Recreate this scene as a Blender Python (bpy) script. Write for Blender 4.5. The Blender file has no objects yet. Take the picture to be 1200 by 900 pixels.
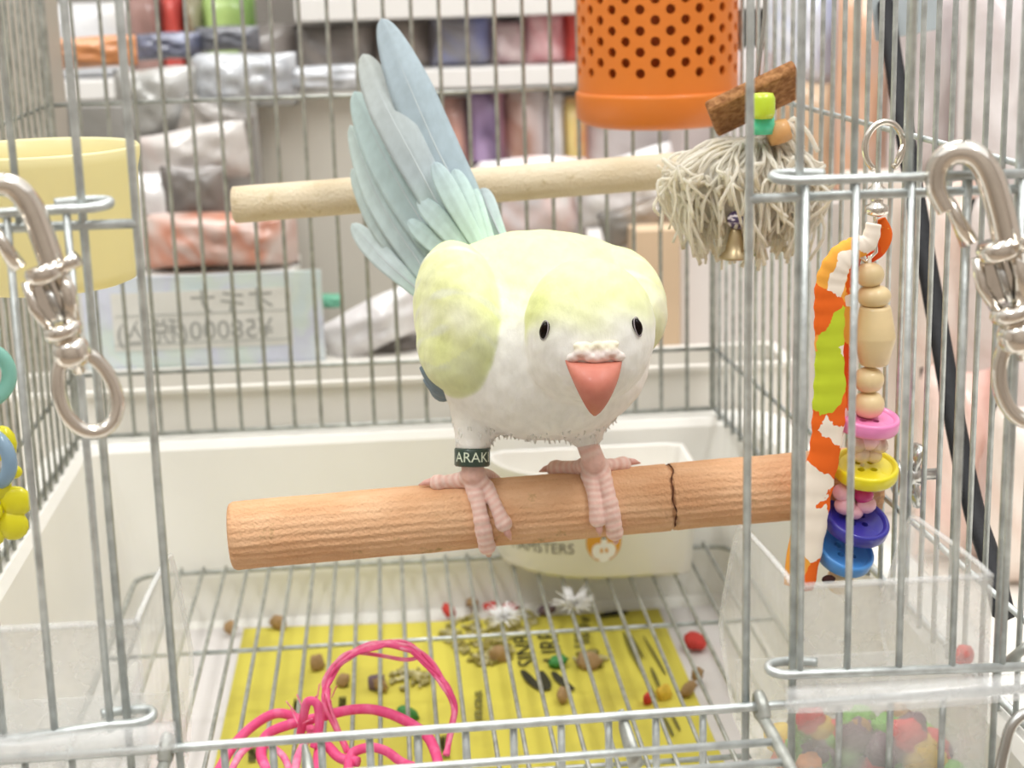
import bpy, bmesh, math, random
import numpy as np
from mathutils import Vector, Matrix
random.seed(7); np.random.seed(7)
PI = math.pi
# lengths below are in cage pitches (one pitch = 13.6 mm); the cage's bottom wire is at height 0 of that grid
S = 0.0136
ZT = 0.75 + 7.65 * S          # the shop table top stands 0.75 m above the floor
scene = bpy.context.scene
COL = scene.collection
def W(p): return Vector((p[0] * S, p[1] * S, p[2] * S + ZT))

# ---------------------------------------------------------------- camera
FPX = 1981.5
RIGHT = np.array([0.99666138, -0.07713101, -0.02677482])
FWD = np.array([0.06843994, 0.96807078, -0.24115335])
UP = np.array([0.04452032, 0.23851577, 0.97011761])
CAM = np.array([11.87358587, -32.46260451, 16.85842242])
cd = bpy.data.cameras.new('camera'); cam = bpy.data.objects.new('camera', cd); COL.objects.link(cam)
m = Matrix.Identity(4)
for i in range(3):
    m[i][0] = RIGHT[i]; m[i][1] = UP[i]; m[i][2] = -FWD[i]
loc = W(CAM)
for i in range(3): m[i][3] = loc[i]
cam.matrix_world = m
cd.sensor_width = 36; cd.lens = FPX / 1200 * 36; cd.clip_start = 0.01
cd.dof.use_dof = True; cd.dof.focus_distance = 41.0 * S; cd.dof.aperture_fstop = 14.0
scene.camera = cam
# ---------------------------------------------------------------- world, lamps, exposure
wd = bpy.data.worlds.new('shop_ambient'); scene.world = wd; wd.use_nodes = True
wd.node_tree.nodes['Background'].inputs[0].default_value = (1.0, 0.99, 0.97, 1)
wd.node_tree.nodes['Background'].inputs[1].default_value = 1.05
scene.view_settings.view_transform = 'Standard'; scene.view_settings.look = 'None'
scene.view_settings.gamma = 1; scene.view_settings.exposure = 0.24
def lamp(x, y, z, sx, sy, power):
    l = bpy.data.lights.new('ceiling_lamp', 'AREA'); l.shape = 'RECTANGLE'; l.size = sx; l.size_y = sy; l.energy = power
    l.color = (1.0, 0.985, 0.96)
    o = bpy.data.objects.new('ceiling_lamp', l); COL.objects.link(o); o.location = (x, y, z); return o
lamp(-0.5, -0.55, 2.55, 0.25, 1.3, 17)
lamp(0.9, -0.55, 2.55, 0.25, 1.3, 17)
lamp(0.2, 0.95, 2.55, 1.3, 0.25, 12)

# ---------------------------------------------------------------- pixel helpers (a point at a given distance in the scene)
def ray(x, y): return RIGHT * ((x - 600) / FPX) + FWD + UP * ((450 - y) / FPX)
def aty(x, y, Y): v = ray(x, y); return CAM + v * ((Y - CAM[1]) / v[1])
def atz(x, y, Z): v = ray(x, y); return CAM + v * ((Z - CAM[2]) / v[2])

# ---------------------------------------------------------------- mesh helpers
class MB:
    def __init__(s): s.v = []; s.f = []; s.sm = []
    def add(s, vs, fs, smooth=True):
        b = len(s.v); s.v += [tuple(map(float, q)) for q in vs]
        s.f += [tuple(b + i for i in f) for f in fs]; s.sm += [smooth] * len(fs); return s
    def box(s, x0, x1, y0, y1, z0, z1, M=None):
        vs = [(x, y, z) for z in (z0, z1) for y in (y0, y1) for x in (x0, x1)]
        if M is not None: vs = [M @ Vector(q) for q in vs]
        return s.add(vs, [(0, 2, 3, 1), (4, 5, 7, 6), (0, 1, 5, 4), (2, 6, 7, 3), (0, 4, 6, 2), (1, 3, 7, 5)], False)
    def bbox(s, x0, x1, y0, y1, z0, z1, b=0.05, M=None):
        bm = bmesh.new(); bmesh.ops.create_cube(bm, size=1)
        for v in bm.verts: v.co = Vector(((x0 + x1) / 2 + v.co.x * (x1 - x0), (y0 + y1) / 2 + v.co.y * (y1 - y0), (z0 + z1) / 2 + v.co.z * (z1 - z0)))
        bmesh.ops.bevel(bm, geom=bm.edges[:], offset=b, segments=2, affect='EDGES', profile=0.5)
        return s.bm(bm, M)
    def bm(s, bm, M=None, smooth=False):
        bm.verts.index_update(); vs = [(M @ v.co) if M is not None else v.co for v in bm.verts]
        s.add(vs, [tuple(v.index for v in f.verts) for f in bm.faces], smooth); bm.free(); return s
    def tube(s, pts, r, n=8, closed=False, flat=1.0, cap=True):
        P = [Vector(p) for p in pts]; N = len(P)
        rr = list(r) if hasattr(r, '__len__') else [r] * N
        T = []
        for i in range(N):
            a = P[(i - 1) % N] if (closed or i > 0) else P[i]; b = P[(i + 1) % N] if (closed or i < N - 1) else P[i]
            d = (b - a); T.append(d.normalized() if d.length > 1e-9 else Vector((0, 0, 1)))
        ref = Vector((0, 0, 1)) if abs(T[0].z) < 0.9 else Vector((1, 0, 0))
        u = (ref - T[0] * ref.dot(T[0])).normalized(); vs = []
        for i in range(N):
            u = (u - T[i] * u.dot(T[i])).normalized(); w = T[i].cross(u)
            for k in range(n):
                a = 2 * PI * k / n
                vs.append(P[i] + (u * math.cos(a) + w * math.sin(a) * flat) * rr[i])
        fs = []
        for i in range(N if closed else N - 1):
            j = (i + 1) % N
            for k in range(n):
                l = (k + 1) % n; fs.append((i * n + k, i * n + l, j * n + l, j * n + k))
        if not closed and cap: fs += [tuple(range(n))[::-1], tuple((N - 1) * n + k for k in range(n))]
        return s.add(vs, fs)
    def lathe(s, prof, c=(0, 0, 0), n=32, axis=(0, 0, 1), cap=True):
        a = Vector(axis).normalized(); ref = Vector((1, 0, 0)) if abs(a.x) < 0.9 else Vector((0, 1, 0))
        u = (ref - a * ref.dot(a)).normalized(); w = a.cross(u); c = Vector(c); vs = []
        for r, z in prof:
            for k in range(n):
                t = 2 * PI * k / n; vs.append(c + a * z + (u * math.cos(t) + w * math.sin(t)) * r)
        fs = [(i * n + k, i * n + (k + 1) % n, (i + 1) * n + (k + 1) % n, (i + 1) * n + k) for i in range(len(prof) - 1) for k in range(n)]
        if cap:
            if prof[0][0] > 1e-6: fs.append(tuple(range(n))[::-1])
            if prof[-1][0] > 1e-6: fs.append(tuple((len(prof) - 1) * n + k for k in range(n)))
        return s.add(vs, fs)
    def ball(s, c, r, n=16, M=None):
        r = r if hasattr(r, '__len__') else (r, r, r); c = Vector(c); vs = []; m = n // 2
        for i in range(1, m):
            p = PI * i / m
            for k in range(n):
                t = 2 * PI * k / n; q = Vector((r[0] * math.sin(p) * math.cos(t), r[1] * math.sin(p) * math.sin(t), r[2] * math.cos(p)))
                vs.append(c + (M @ q if M is not None else q))
        a = Vector((0, 0, r[2])); a = M @ a if M is not None else a
        vs += [c + a, c - a]; T = len(vs) - 2; fs = []
        for i in range(m - 2):
            for k in range(n): l = (k + 1) % n; fs.append((i * n + k, (i + 1) * n + k, (i + 1) * n + l, i * n + l))
        for k in range(n):
            l = (k + 1) % n; fs += [(T, k, l), (T + 1, (m - 2) * n + l, (m - 2) * n + k)]
        return s.add(vs, fs)
    def loft(s, rings, cap0=True, cap1=True, smooth=False):
        n = len(rings[0]); vs = [p for r in rings for p in r]
        fs = [(i * n + k, i * n + (k + 1) % n, (i + 1) * n + (k + 1) % n, (i + 1) * n + k) for i in range(len(rings) - 1) for k in range(n)]
        if cap0: fs.append(tuple(range(n))[::-1])
        if cap1: fs.append(tuple((len(rings) - 1) * n + k for k in range(n)))
        return s.add(vs, fs, smooth)
    def sheet(s, fn, nu, nv, smooth=True):
        vs = [fn(i / nu, j / nv) for j in range(nv + 1) for i in range(nu + 1)]
        return s.add(vs, [(j * (nu + 1) + i, j * (nu + 1) + i + 1, (j + 1) * (nu + 1) + i + 1, (j + 1) * (nu + 1) + i) for j in range(nv) for i in range(nu)], smooth)
    def build(s, name, mat, parent=None, org=None, colors=None, thick=0, sub=0, normals=None):
        """parent: (object, origin in pitches); top-level objects get their own origin"""
        if parent is not None: po, O = parent[0], parent[1]
        else:
            po = None
            if org is None:
                a = np.array(s.v); O = [(a[:, 0].min() + a[:, 0].max()) / 2, (a[:, 1].min() + a[:, 1].max()) / 2, a[:, 2].min()]
            else: O = org
        me = bpy.data.meshes.new(name)
        me.from_pydata([((x - O[0]) * S, (y - O[1]) * S, (z - O[2]) * S) for x, y, z in s.v], [], s.f)
        me.polygons.foreach_set('use_smooth', s.sm); me.update()
        if normals is None: bm = bmesh.new(); bm.from_mesh(me); bmesh.ops.recalc_face_normals(bm, faces=bm.faces[:]); bm.to_mesh(me); bm.free()
        else: me.normals_split_custom_set_from_vertices(normals)
        if colors is not None:
            ca = me.color_attributes.new('plumage', 'FLOAT_COLOR', 'POINT'); ca.data.foreach_set('color', np.asarray(colors, dtype=np.float32).ravel())
        me.materials.append(mat)
        o = bpy.data.objects.new(name, me); COL.objects.link(o)
        if po is None: o.location = W(O)
        else: o.parent = po
        if thick: md = o.modifiers.new('thickness', 'SOLIDIFY'); md.thickness = thick * S; md.offset = 0
        if sub: md = o.modifiers.new('smooth', 'SUBSURF'); md.levels = sub; md.render_levels = sub
        return o
def wire(pts, r=0.075, n=8): return MB().tube(pts, r, n)
def tag(o, label=None, cat=None, group=None, kind=None):
    if label: o['label'] = label
    if cat: o['category'] = cat
    if group: o['group'] = group
    if kind: o['kind'] = kind
    return o
def thing(name, label, cat, loc, group=None):
    o = bpy.data.objects.new(name, None); o.empty_display_size = 0.01; COL.objects.link(o); o.location = W(loc)
    tag(o, label, cat, group); return (o, tuple(loc))
def sub(part, P): return (part, P[1])       # parent handle for a sub-part (parts have no offset of their own)
def dup(root, loc, label=None, rz=0):       # copy of a thing and of its parts
    c = root.copy(); COL.objects.link(c); c.location = W(loc); c.rotation_euler = (0, 0, rz)
    if label: c['label'] = label
    for ch in list(root.children):
        d = ch.copy(); COL.objects.link(d); d.parent = c
    return c
def spline(pts, n=8, closed=False):
    P = [np.array(p, float) for p in pts]; N = len(P); out = []
    for i in range(N if closed else N - 1):
        if closed: a, b, c, d = P[(i - 1) % N], P[i], P[(i + 1) % N], P[(i + 2) % N]
        else: a, b, c, d = P[max(i - 1, 0)], P[i], P[i + 1], P[min(i + 2, N - 1)]
        for k in range(n):
            t = k / n; out.append(0.5 * ((2 * b) + (c - a) * t + (2 * a - 5 * b + 4 * c - d) * t * t + (3 * b - a - 3 * c + d) * t ** 3))
    if not closed: out.append(P[-1])
    return out
def rrect(x0, x1, y0, y1, z, r, k=5):
    out = []
    for cx, cy, a0 in ((x1 - r, y1 - r, 0), (x0 + r, y1 - r, 90), (x0 + r, y0 + r, 180), (x1 - r, y0 + r, 270)):
        for i in range(k + 1):
            a = math.radians(a0 + 90 * i / k); out.append((cx + r * math.cos(a), cy + r * math.sin(a), z))
    return out
def text_mb(txt, size, fn, ext=0.0):
    """outline lettering laid on a surface: fn(u, v) -> point in pitches"""
    cu = bpy.data.curves.new('lettering', 'FONT'); cu.body = txt; cu.size = size; cu.align_x = 'CENTER'; cu.align_y = 'CENTER'; cu.resolution_u = 3
    o = bpy.data.objects.new('lettering', cu); COL.objects.link(o)
    me = o.evaluated_get(bpy.context.evaluated_depsgraph_get()).to_mesh()
    mb = MB(); mb.add([fn(v.co.x, v.co.y) for v in me.vertices], [tuple(p.vertices) for p in me.polygons], False)
    o.to_mesh_clear(); bpy.data.objects.remove(o); return mb

# ---------------------------------------------------------------- materials
def lin(c):
    if isinstance(c, str): c = [int(c[i:i + 2], 16) / 255 for i in (0, 2, 4)]
    return tuple(x / 12.92 if x <= 0.04045 else ((x + 0.055) / 1.055) ** 2.4 for x in c[:3]) + (1,)
def newmat(name):
    m = bpy.data.materials.new(name); m.use_nodes = True; nt = m.node_tree; return m, nt, nt.nodes['Principled BSDF']
def M(name, col, rough=0.5, metal=0.0, var=0.06, scale=60, col2=None, bump=0.0, bscale=300, thr=None, stretch=None, coat=0, sss=0, spec=0.5, trans=0):
    """procedural: noise between two tones, noise bump"""
    m, nt, b = newmat(name); N = nt.nodes; L = nt.links
    tc = N.new('ShaderNodeTexCoord'); mp = N.new('ShaderNodeMapping'); L.new(tc.outputs['Object'], mp.inputs[0])
    if stretch: mp.inputs['Scale'].default_value = stretch
    nz = N.new('ShaderNodeTexNoise'); nz.inputs['Scale'].default_value = scale; nz.inputs['Detail'].default_value = 4; L.new(mp.outputs[0], nz.inputs['Vector'])
    cr = N.new('ShaderNodeValToRGB'); a = lin(col)
    if col2 is None:
        c0 = tuple(max(0, x * (1 - var)) for x in a[:3]) + (1,); c1 = tuple(min(1, x * (1 + var)) for x in a[:3]) + (1,)
    else: c0, c1 = a, lin(col2)
    t = thr or (0.3, 0.7)
    cr.color_ramp.elements[0].position = t[0]; cr.color_ramp.elements[1].position = t[1]
    cr.color_ramp.elements[0].color = c0; cr.color_ramp.elements[1].color = c1
    L.new(nz.outputs['Fac'], cr.inputs[0]); L.new(cr.outputs[0], b.inputs['Base Color'])
    b.inputs['Roughness'].default_value = rough; b.inputs['Metallic'].default_value = metal; b.inputs['Specular IOR Level'].default_value = spec
    b.inputs['Coat Weight'].default_value = coat
    if sss: b.inputs['Subsurface Weight'].default_value = sss; b.inputs['Subsurface Radius'].default_value = (0.004, 0.003, 0.002); b.inputs['Subsurface Scale'].default_value = 1
    if bump:
        n2 = N.new('ShaderNodeTexNoise'); n2.inputs['Scale'].default_value = bscale; n2.inputs['Detail'].default_value = 3; L.new(mp.outputs[0], n2.inputs['Vector'])
        bp = N.new('ShaderNodeBump'); bp.inputs['Strength'].default_value = bump; bp.inputs['Distance'].default_value = 0.001
        L.new(n2.outputs['Fac'], bp.inputs['Height']); L.new(bp.outputs[0], b.inputs['Normal'])
    if trans:
        out = N['Material Output']; tl = N.new('ShaderNodeBsdfTranslucent'); L.new(cr.outputs[0], tl.inputs[0]); mx = N.new('ShaderNodeMixShader'); mx.inputs[0].default_value = trans
        L.new(b.outputs[0], mx.inputs[1]); L.new(tl.outputs[0], mx.inputs[2]); L.new(mx.outputs[0], out.inputs[0])
    return m
def Mclear(name, tint, clear=0.6, rough=0.2):
    """thin frosted plastic: part lets light straight through, part is milky and glossy; scuffs by noise"""
    m, nt, b = newmat(name); N = nt.nodes; L = nt.links
    tc = N.new('ShaderNodeTexCoord'); nz = N.new('ShaderNodeTexNoise'); nz.inputs['Scale'].default_value = 120; nz.inputs['Detail'].default_value = 5; L.new(tc.outputs['Object'], nz.inputs['Vector'])
    mr = N.new('ShaderNodeMapRange'); mr.inputs[3].default_value = clear + 0.06; mr.inputs[4].default_value = clear - 0.10; mr.inputs[1].default_value = 0.3; mr.inputs[2].default_value = 0.75; L.new(nz.outputs['Fac'], mr.inputs[0])
    b.inputs['Base Color'].default_value = lin(tint); b.inputs['Roughness'].default_value = rough
    tp = N.new('ShaderNodeBsdfTransparent'); mx = N.new('ShaderNodeMixShader'); L.new(mr.outputs[0], mx.inputs[0]); L.new(b.outputs[0], mx.inputs[1]); L.new(tp.outputs[0], mx.inputs[2])
    L.new(mx.outputs[0], N['Material Output'].inputs[0]); return m
def Mvc(name, rough=0.8, bump=0.25, bscale=350, stretch=(1, 1, 1), sss=0.1, trans=0):
    """plumage / print colours stored on the mesh, with barb-like fine relief"""
    m, nt, b = newmat(name); N = nt.nodes; L = nt.links
    at = N.new('ShaderNodeAttribute'); at.attribute_name = 'plumage'
    tc = N.new('ShaderNodeTexCoord'); mp = N.new('ShaderNodeMapping'); mp.inputs['Scale'].default_value = stretch; L.new(tc.outputs['Object'], mp.inputs[0])
    nz = N.new('ShaderNodeTexNoise'); nz.inputs['Scale'].default_value = bscale; nz.inputs['Detail'].default_value = 4; L.new(mp.outputs[0], nz.inputs['Vector'])
    mx = N.new('ShaderNodeMixRGB'); mx.blend_type = 'MULTIPLY'; mx.inputs[0].default_value = 0.35
    cr = N.new('ShaderNodeValToRGB'); cr.color_ramp.elements[0].position = 0.3; cr.color_ramp.elements[0].color = (0.72, 0.72, 0.70, 1); cr.color_ramp.elements[1].position = 0.62; cr.color_ramp.elements[1].color = (1, 1, 1, 1)
    L.new(nz.outputs['Fac'], cr.inputs[0]); L.new(at.outputs['Color'], mx.inputs[1]); L.new(cr.outputs[0], mx.inputs[2]); L.new(mx.outputs[0], b.inputs['Base Color'])
    bp = N.new('ShaderNodeBump'); bp.inputs['Strength'].default_value = bump; bp.inputs['Distance'].default_value = 0.001; L.new(nz.outputs['Fac'], bp.inputs['Height']); L.new(bp.outputs[0], b.inputs['Normal'])
    b.inputs['Roughness'].default_value = rough; b.inputs['Specular IOR Level'].default_value = 0.2
    b.inputs['Sheen Weight'].default_value = 0.2
    if sss: b.inputs['Subsurface Weight'].default_value = sss; b.inputs['Subsurface Radius'].default_value = (0.004, 0.004, 0.003); b.inputs['Subsurface Scale'].default_value = 1
    if trans:
        out = N['Material Output']; tl = N.new('ShaderNodeBsdfTranslucent'); L.new(mx.outputs[0], tl.inputs[0]); ms = N.new('ShaderNodeMixShader'); ms.inputs[0].default_value = trans
        L.new(b.outputs[0], ms.inputs[1]); L.new(tl.outputs[0], ms.inputs[2]); L.new(ms.outputs[0], out.inputs[0])
    return m
ZINC = M('galvanised_wire', 'c6cccb', 0.4, 0.6, 0.22, 180, bump=0.15, bscale=500)
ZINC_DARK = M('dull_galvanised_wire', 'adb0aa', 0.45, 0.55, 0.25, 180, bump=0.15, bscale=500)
CHROME = M('chrome', 'ece6dd', 0.14, 1.0, 0.04, 80, bump=0.04, bscale=250)
STEEL = M('steel', 'c9c9c6', 0.25, 1.0, 0.06, 100)
WHITE = M('white_plastic', 'f1f0ea', 0.38, 0, 0.03, 12, bump=0.05, bscale=60)
FROST = Mclear('clear_plastic', 'f8f9f7', 0.74, 0.25)
FROST2 = Mclear('clear_plastic_thick', 'f6f8f8', 0.74, 0.1)

# ---------------------------------------------------------------- implicit surfaces (numpy)
def ell(P, c, r, R=None):
    q = P - np.array(c)
    if R is not None: q = q @ R
    r = np.array(r); k0 = np.sqrt(((q / r) ** 2).sum(-1)); k1 = np.sqrt(((q / r ** 2) ** 2).sum(-1)) + 1e-9
    return k0 * (k0 - 1) / k1
def cap(P, a, b, ra, rb=None):
    a = np.array(a, float); b = np.array(b, float); rb = ra if rb is None else rb; d = b - a
    h = np.clip(((P - a) @ d) / (d @ d), 0, 1); return np.sqrt(((P - a - h[..., None] * d) ** 2).sum(-1)) - (ra + h * (rb - ra))
def smin(a, b, k):
    h = np.clip(0.5 + 0.5 * (b - a) / k, 0, 1); return b * (1 - h) + a * h - k * h * (1 - h)
def nets(fn, lo, hi, h):
    ax = [np.arange(lo[i], hi[i] + h, h) for i in range(3)]
    G = np.stack(np.meshgrid(*ax, indexing='ij'), -1); F = fn(G.reshape(-1, 3)).reshape(G.shape[:3])
    n = np.array(F.shape) - 1; cnt = np.zeros(n); acc = np.zeros(tuple(n) + (3,))
    cor = [(i, j, k) for i in (0, 1) for j in (0, 1) for k in (0, 1)]
    sl = lambda c: tuple(slice(c[i], c[i] + n[i]) for i in range(3))
    for a in cor:
        for d in range(3):
            if a[d]: continue
            b = list(a); b[d] = 1; fa, fb = F[sl(a)], F[sl(b)]; m = (fa < 0) != (fb < 0)
            t = np.where(m, fa / np.where(m, fa - fb, 1), 0); p = np.zeros(tuple(n) + (3,)); p[...] = a; p[..., d] = t
            acc += p * m[..., None]; cnt += m
    idx = -np.ones(n, int); act = cnt > 0; idx[act] = np.arange(act.sum()); ii = np.argwhere(act)
    V = np.array(lo) + h * (ii + acc[act] / cnt[act][:, None]); faces = []
    for d in range(3):
        e1, e2 = [(1, 2), (2, 0), (0, 1)][d]
        s0 = [slice(1, n[i]) for i in range(3)]; s0[d] = slice(0, n[d]); s1 = list(s0); s1[d] = slice(1, n[d] + 1)
        A = F[tuple(s0)]; B = F[tuple(s1)]; m = np.argwhere((A < 0) != (B < 0)); off = np.ones(3, int); off[d] = 0; m = m + off
        for q in m:
            o = [q.copy() for _ in range(4)]; o[1][e1] -= 1; o[2][e1] -= 1; o[2][e2] -= 1; o[3][e2] -= 1
            faces.append(tuple(int(idx[tuple(x)]) for x in o))
    return V, faces
# ================================================================ the setting
FLZ = -ZT / S
tag(MB().box(-150, 180, -140, 150, FLZ - 1, FLZ).build('floor', M('shop_floor', 'a89a8a', 0.45, 0, 0.1, 3)), kind='structure')
tag(MB().box(-150, 180, 100, 103, FLZ, 130).build('wall_back', M('shop_wall', 'e9e7e3', 0.7, 0, 0.04, 4)), kind='structure')
tag(MB().box(-150, 180, -143, -140, FLZ, 130).build('wall_front', M('shop_wall_front', 'aaa29a', 0.7, 0, 0.3, 3)), kind='structure')
tag(MB().box(-153, -150, -140, 103, FLZ, 130).build('wall_left', M('shop_wall_side', 'bdb6ae', 0.7, 0, 0.2, 3)), kind='structure')
tag(MB().box(180, 183, -140, 103, FLZ, 130).build('wall_right', M('shop_wall_other', 'c4bcb6', 0.7, 0, 0.2, 3)), kind='structure')
T = thing('display_table', 'white display table that the bird cage stands on', 'table', (16, 35, FLZ))
MB().bbox(-45, 75, -6, 76, -9.4, -7.65, 0.2).build('table_top', M('table_laminate', 'e6e2da', 0.4, 0, 0.04, 8), T)
for x in (-43, 73):
    for y in (-4, 74): MB().box(x - 1.5, x + 1.5, y - 1.5, y + 1.5, FLZ, -9.4).build('leg', STEEL, T)

# ================================================================ bird cage
DB = 29.77; TOP = 30.0
xr = lambda y: 24 + 0.0521 * (DB - y)
xl = lambda y: -0.0024 * (DB - y)
ZM, ZU, ZV = 2.38, 12.37, 22.36
CG = thing('bird_cage', 'galvanised wire bird cage around the parakeet with its front door hanging open', 'cage', (12, 15, 0))
for i in range(25):                                        # back wall
    r = 0.13 if i in (0, 24) else 0.072
    MB().tube([(i, DB, 0), (i, DB, TOP)], r, 8).build('wire', ZINC_DARK, CG)
for y in np.arange(DB - 1, 0.3, -1.0):                      # side walls
    MB().tube([(xr(y), y, -0.18), (xr(y), y, TOP)], 0.072, 8).build('wire', ZINC, CG)
    MB().tube([(xl(y), y, -0.18), (xl(y), y, TOP)], 0.072, 8).build('wire', ZINC_DARK, CG)
for z in (0, ZM, ZU, ZV, TOP):
    MB().tube([(0, DB + 0.12, z), (24, DB + 0.12, z)], 0.08 if z else 0.1, 8).build('crossbar', ZINC_DARK, CG)
    MB().tube([(xr(DB) - 0.05 + 0.13, DB, z), (xr(0) + 0.13, 0, z)], 0.08 if z else 0.1, 8).build('crossbar', ZINC, CG)
    MB().tube([(xl(DB) - 0.13, DB, z), (xl(0) - 0.13, 0, z)], 0.08 if z else 0.1, 8).build('crossbar', ZINC_DARK, CG)
FX = {0: 0.03, 1: 1.0, 2: 2.0, 3: 3.0, 4: 3.95, 5: 4.9, 6: 6.09, 7: 7.09, 19: 18.91, 20: 19.9, 21: 20.98, 22: 22.08, 23: 23.22, 24: 24.28, 25: 25.45}
for k, x in FX.items():                                     # front wires; the feed doors fill the gap between heights 2.3 and 12.3
    r = 0.085 if k in (7, 19, 6, 20, 0, 25) else 0.075
    if k in (5, 4, 3, 2, 21, 22, 23):
        MB().tube([(x, 0, 12.27), (x, 0, TOP)], r, 8).build('wire', ZINC, CG); MB().tube([(x - 0.06 if k > 9 else x, 0, -0.6), (x - 0.06 if k > 9 else x, 0, 1.5)], r, 8).build('wire', ZINC, CG)
    else: MB().tube([(x, 0, -0.6), (x, 0, TOP)], r, 8).build('wire', ZINC, CG)
for k in range(8, 19):                                      # above and below the main opening
    MB().tube([(k, 0, -0.6), (k, 0, 1.45)], 0.08, 8).build('wire', ZINC, CG); MB().tube([(k, 0, 19.5), (k, 0, TOP)], 0.075, 8).build('wire', ZINC, CG)
MB().tube([(0, -0.12, 1.35), (7.09, -0.12, 1.43), (19, -0.12, 1.6), (25.5, -0.12, 1.65)], 0.1, 10).build('crossbar', ZINC, CG)
MB().tube([(0, 0.1, -0.52), (25.5, 0.1, -0.52)], 0.1, 8).build('crossbar', ZINC, CG)
MB().tube([(0.0, 0.0, 12.27), (7.09, 0.0, 12.25)], 0.095, 10).build('crossbar', ZINC, CG)
MB().tube([(18.91, 0.0, 12.28), (25.5, 0.0, 12.28)], 0.095, 10).build('crossbar', ZINC, CG)
MB().tube([(0, 0, TOP), (25.5, 0, TOP)], 0.1, 8).build('crossbar', ZINC, CG)
MB().tube([(7.09, 0, 19.5), (18.91, 0, 19.5)], 0.095, 8).build('crossbar', ZINC, CG)
for i in range(1, 25): MB().tube([(i * 1.03, 0, TOP), (i, DB, TOP)], 0.072, 6).build('roof_wire', ZINC, CG)
# sliding feed doors: bars with their ends hooked round the fixed wires
def hook(x, z, side, yf=-0.22):                             # loop round the wire at x, opening back towards the door
    return [(x + side * 0.30, yf, z), (x - side * 0.05, yf, z), (x - side * 0.32, yf + 0.02, z + 0.02), (x - side * 0.52, yf + 0.2, z + 0.05), (x - side * 0.42, yf + 0.45, z + 0.08), (x, yf + 0.52, z + 0.08), (x + side * 0.55, yf + 0.42, z + 0.06)]
FD = MB().tube(list(reversed(spline(hook(19.9, 12.63, 1), 5))) + [(24.9, -0.22, 12.6)], 0.1, 10).build('feed_door', ZINC, CG)
MB().tube(list(reversed(spline(hook(19.9, 2.36, 1, -0.32), 5))) + [(24.9, -0.32, 2.24)], 0.1, 10).build('bottom_bar', ZINC, sub(FD, CG))
for x in (19.98, 20.98, 22.08, 23.22, 24.3): MB().tube([(x, -0.2, 12.62), (x, -0.3, 2.3)], 0.075, 8).build('door_wire', ZINC, sub(FD, CG))
FD = MB().tube(list(reversed(spline(hook(6.09, 12.6, -1), 5))) + [(1.5, -0.22, 12.5)], 0.1, 10).build('feed_door', ZINC, CG)
MB().tube(list(reversed(spline(hook(6.12, 2.15, -1, -0.4), 5))) + [(1.5, -0.4, 1.72)], 0.1, 10).build('bottom_bar', ZINC, sub(FD, CG))
for x in (5.83, 4.72, 3.7, 2.7, 1.7): MB().tube([(x, -0.2, 12.55), (x - 0.02, -0.38, 2.0)], 0.078, 8).build('door_wire', ZINC, sub(FD, CG))
# main door, lowered towards the viewer
MD = None
for sx, bx in ((1, 19.2), (-1, 6.85)):
    zb = 1.6 if sx > 0 else 1.43
    loop = [(bx + 0.03 * sx, -0.45, zb - 0.12), (bx, -0.32, zb + 0.12), (bx - 0.02 * sx, -0.1, zb + 0.22), (bx, 0.1, zb + 0.1), (bx, 0.12, zb - 0.1), (bx, -0.05, zb - 0.22), (bx + 0.03 * sx, -0.6, zb - 0.2), (bx + 0.2 * sx, -3.2, zb - 0.55), (bx + 0.45 * sx, -9.5, zb - 1.6)]
    if MD is None: MD = MB().tube(spline(loop, 6), 0.13, 10).build('main_door', ZINC_DARK, CG)
    else: MB().tube(spline(loop, 6), 0.13, 10).build('side_rod', ZINC_DARK, sub(MD, CG))
for y, z0, z1, e in ((-1.25, 1.17, 1.33, 0.1), (-1.95, 1.05, 1.22, 0.18), (-5.0, 0.5, 0.7, 0.3), (-9.5, -0.15, 0.02, 0.45)):
    MB().tube([(6.85 - e, y, z0), (19.2 + e, y, z1)], 0.085, 10).build('door_crossbar', ZINC, sub(MD, CG))
for k in (9, 11, 13, 15, 17): MB().tube([(k, -1.95, 1.1), (k, -9.5, -0.1)], 0.07, 6).build('door_wire', ZINC, sub(MD, CG))
for px, py in ((360, 893), (732, 852)):
    p = aty(px, py, -0.1); MB().tube([p + np.array([-0.05, 0.2, 0.3]), p, p + np.array([0.1, -0.9, -0.4])], [0.1, 0.2, 0.26], 10, flat=0.6).build('door_clip', ZINC_DARK, CG)
MB().tube(spline([aty(1225, 840, -1.1), aty(1203, 836, -1.2), aty(1186, 850, -1.25), aty(1178, 875, -1.3), aty(1172, 905, -1.35), aty(1168, 945, -1.38)], 6), 0.12, 10).build('tray_clip', STEEL, CG)
MB().tube(spline([(24.6, 0.3, 2.05), (24.85, 0.0, 2.5), (25.3, 0.2, 2.7)], 6), 0.11, 8).build('wall_hook', ZINC_DARK, CG)

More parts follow.
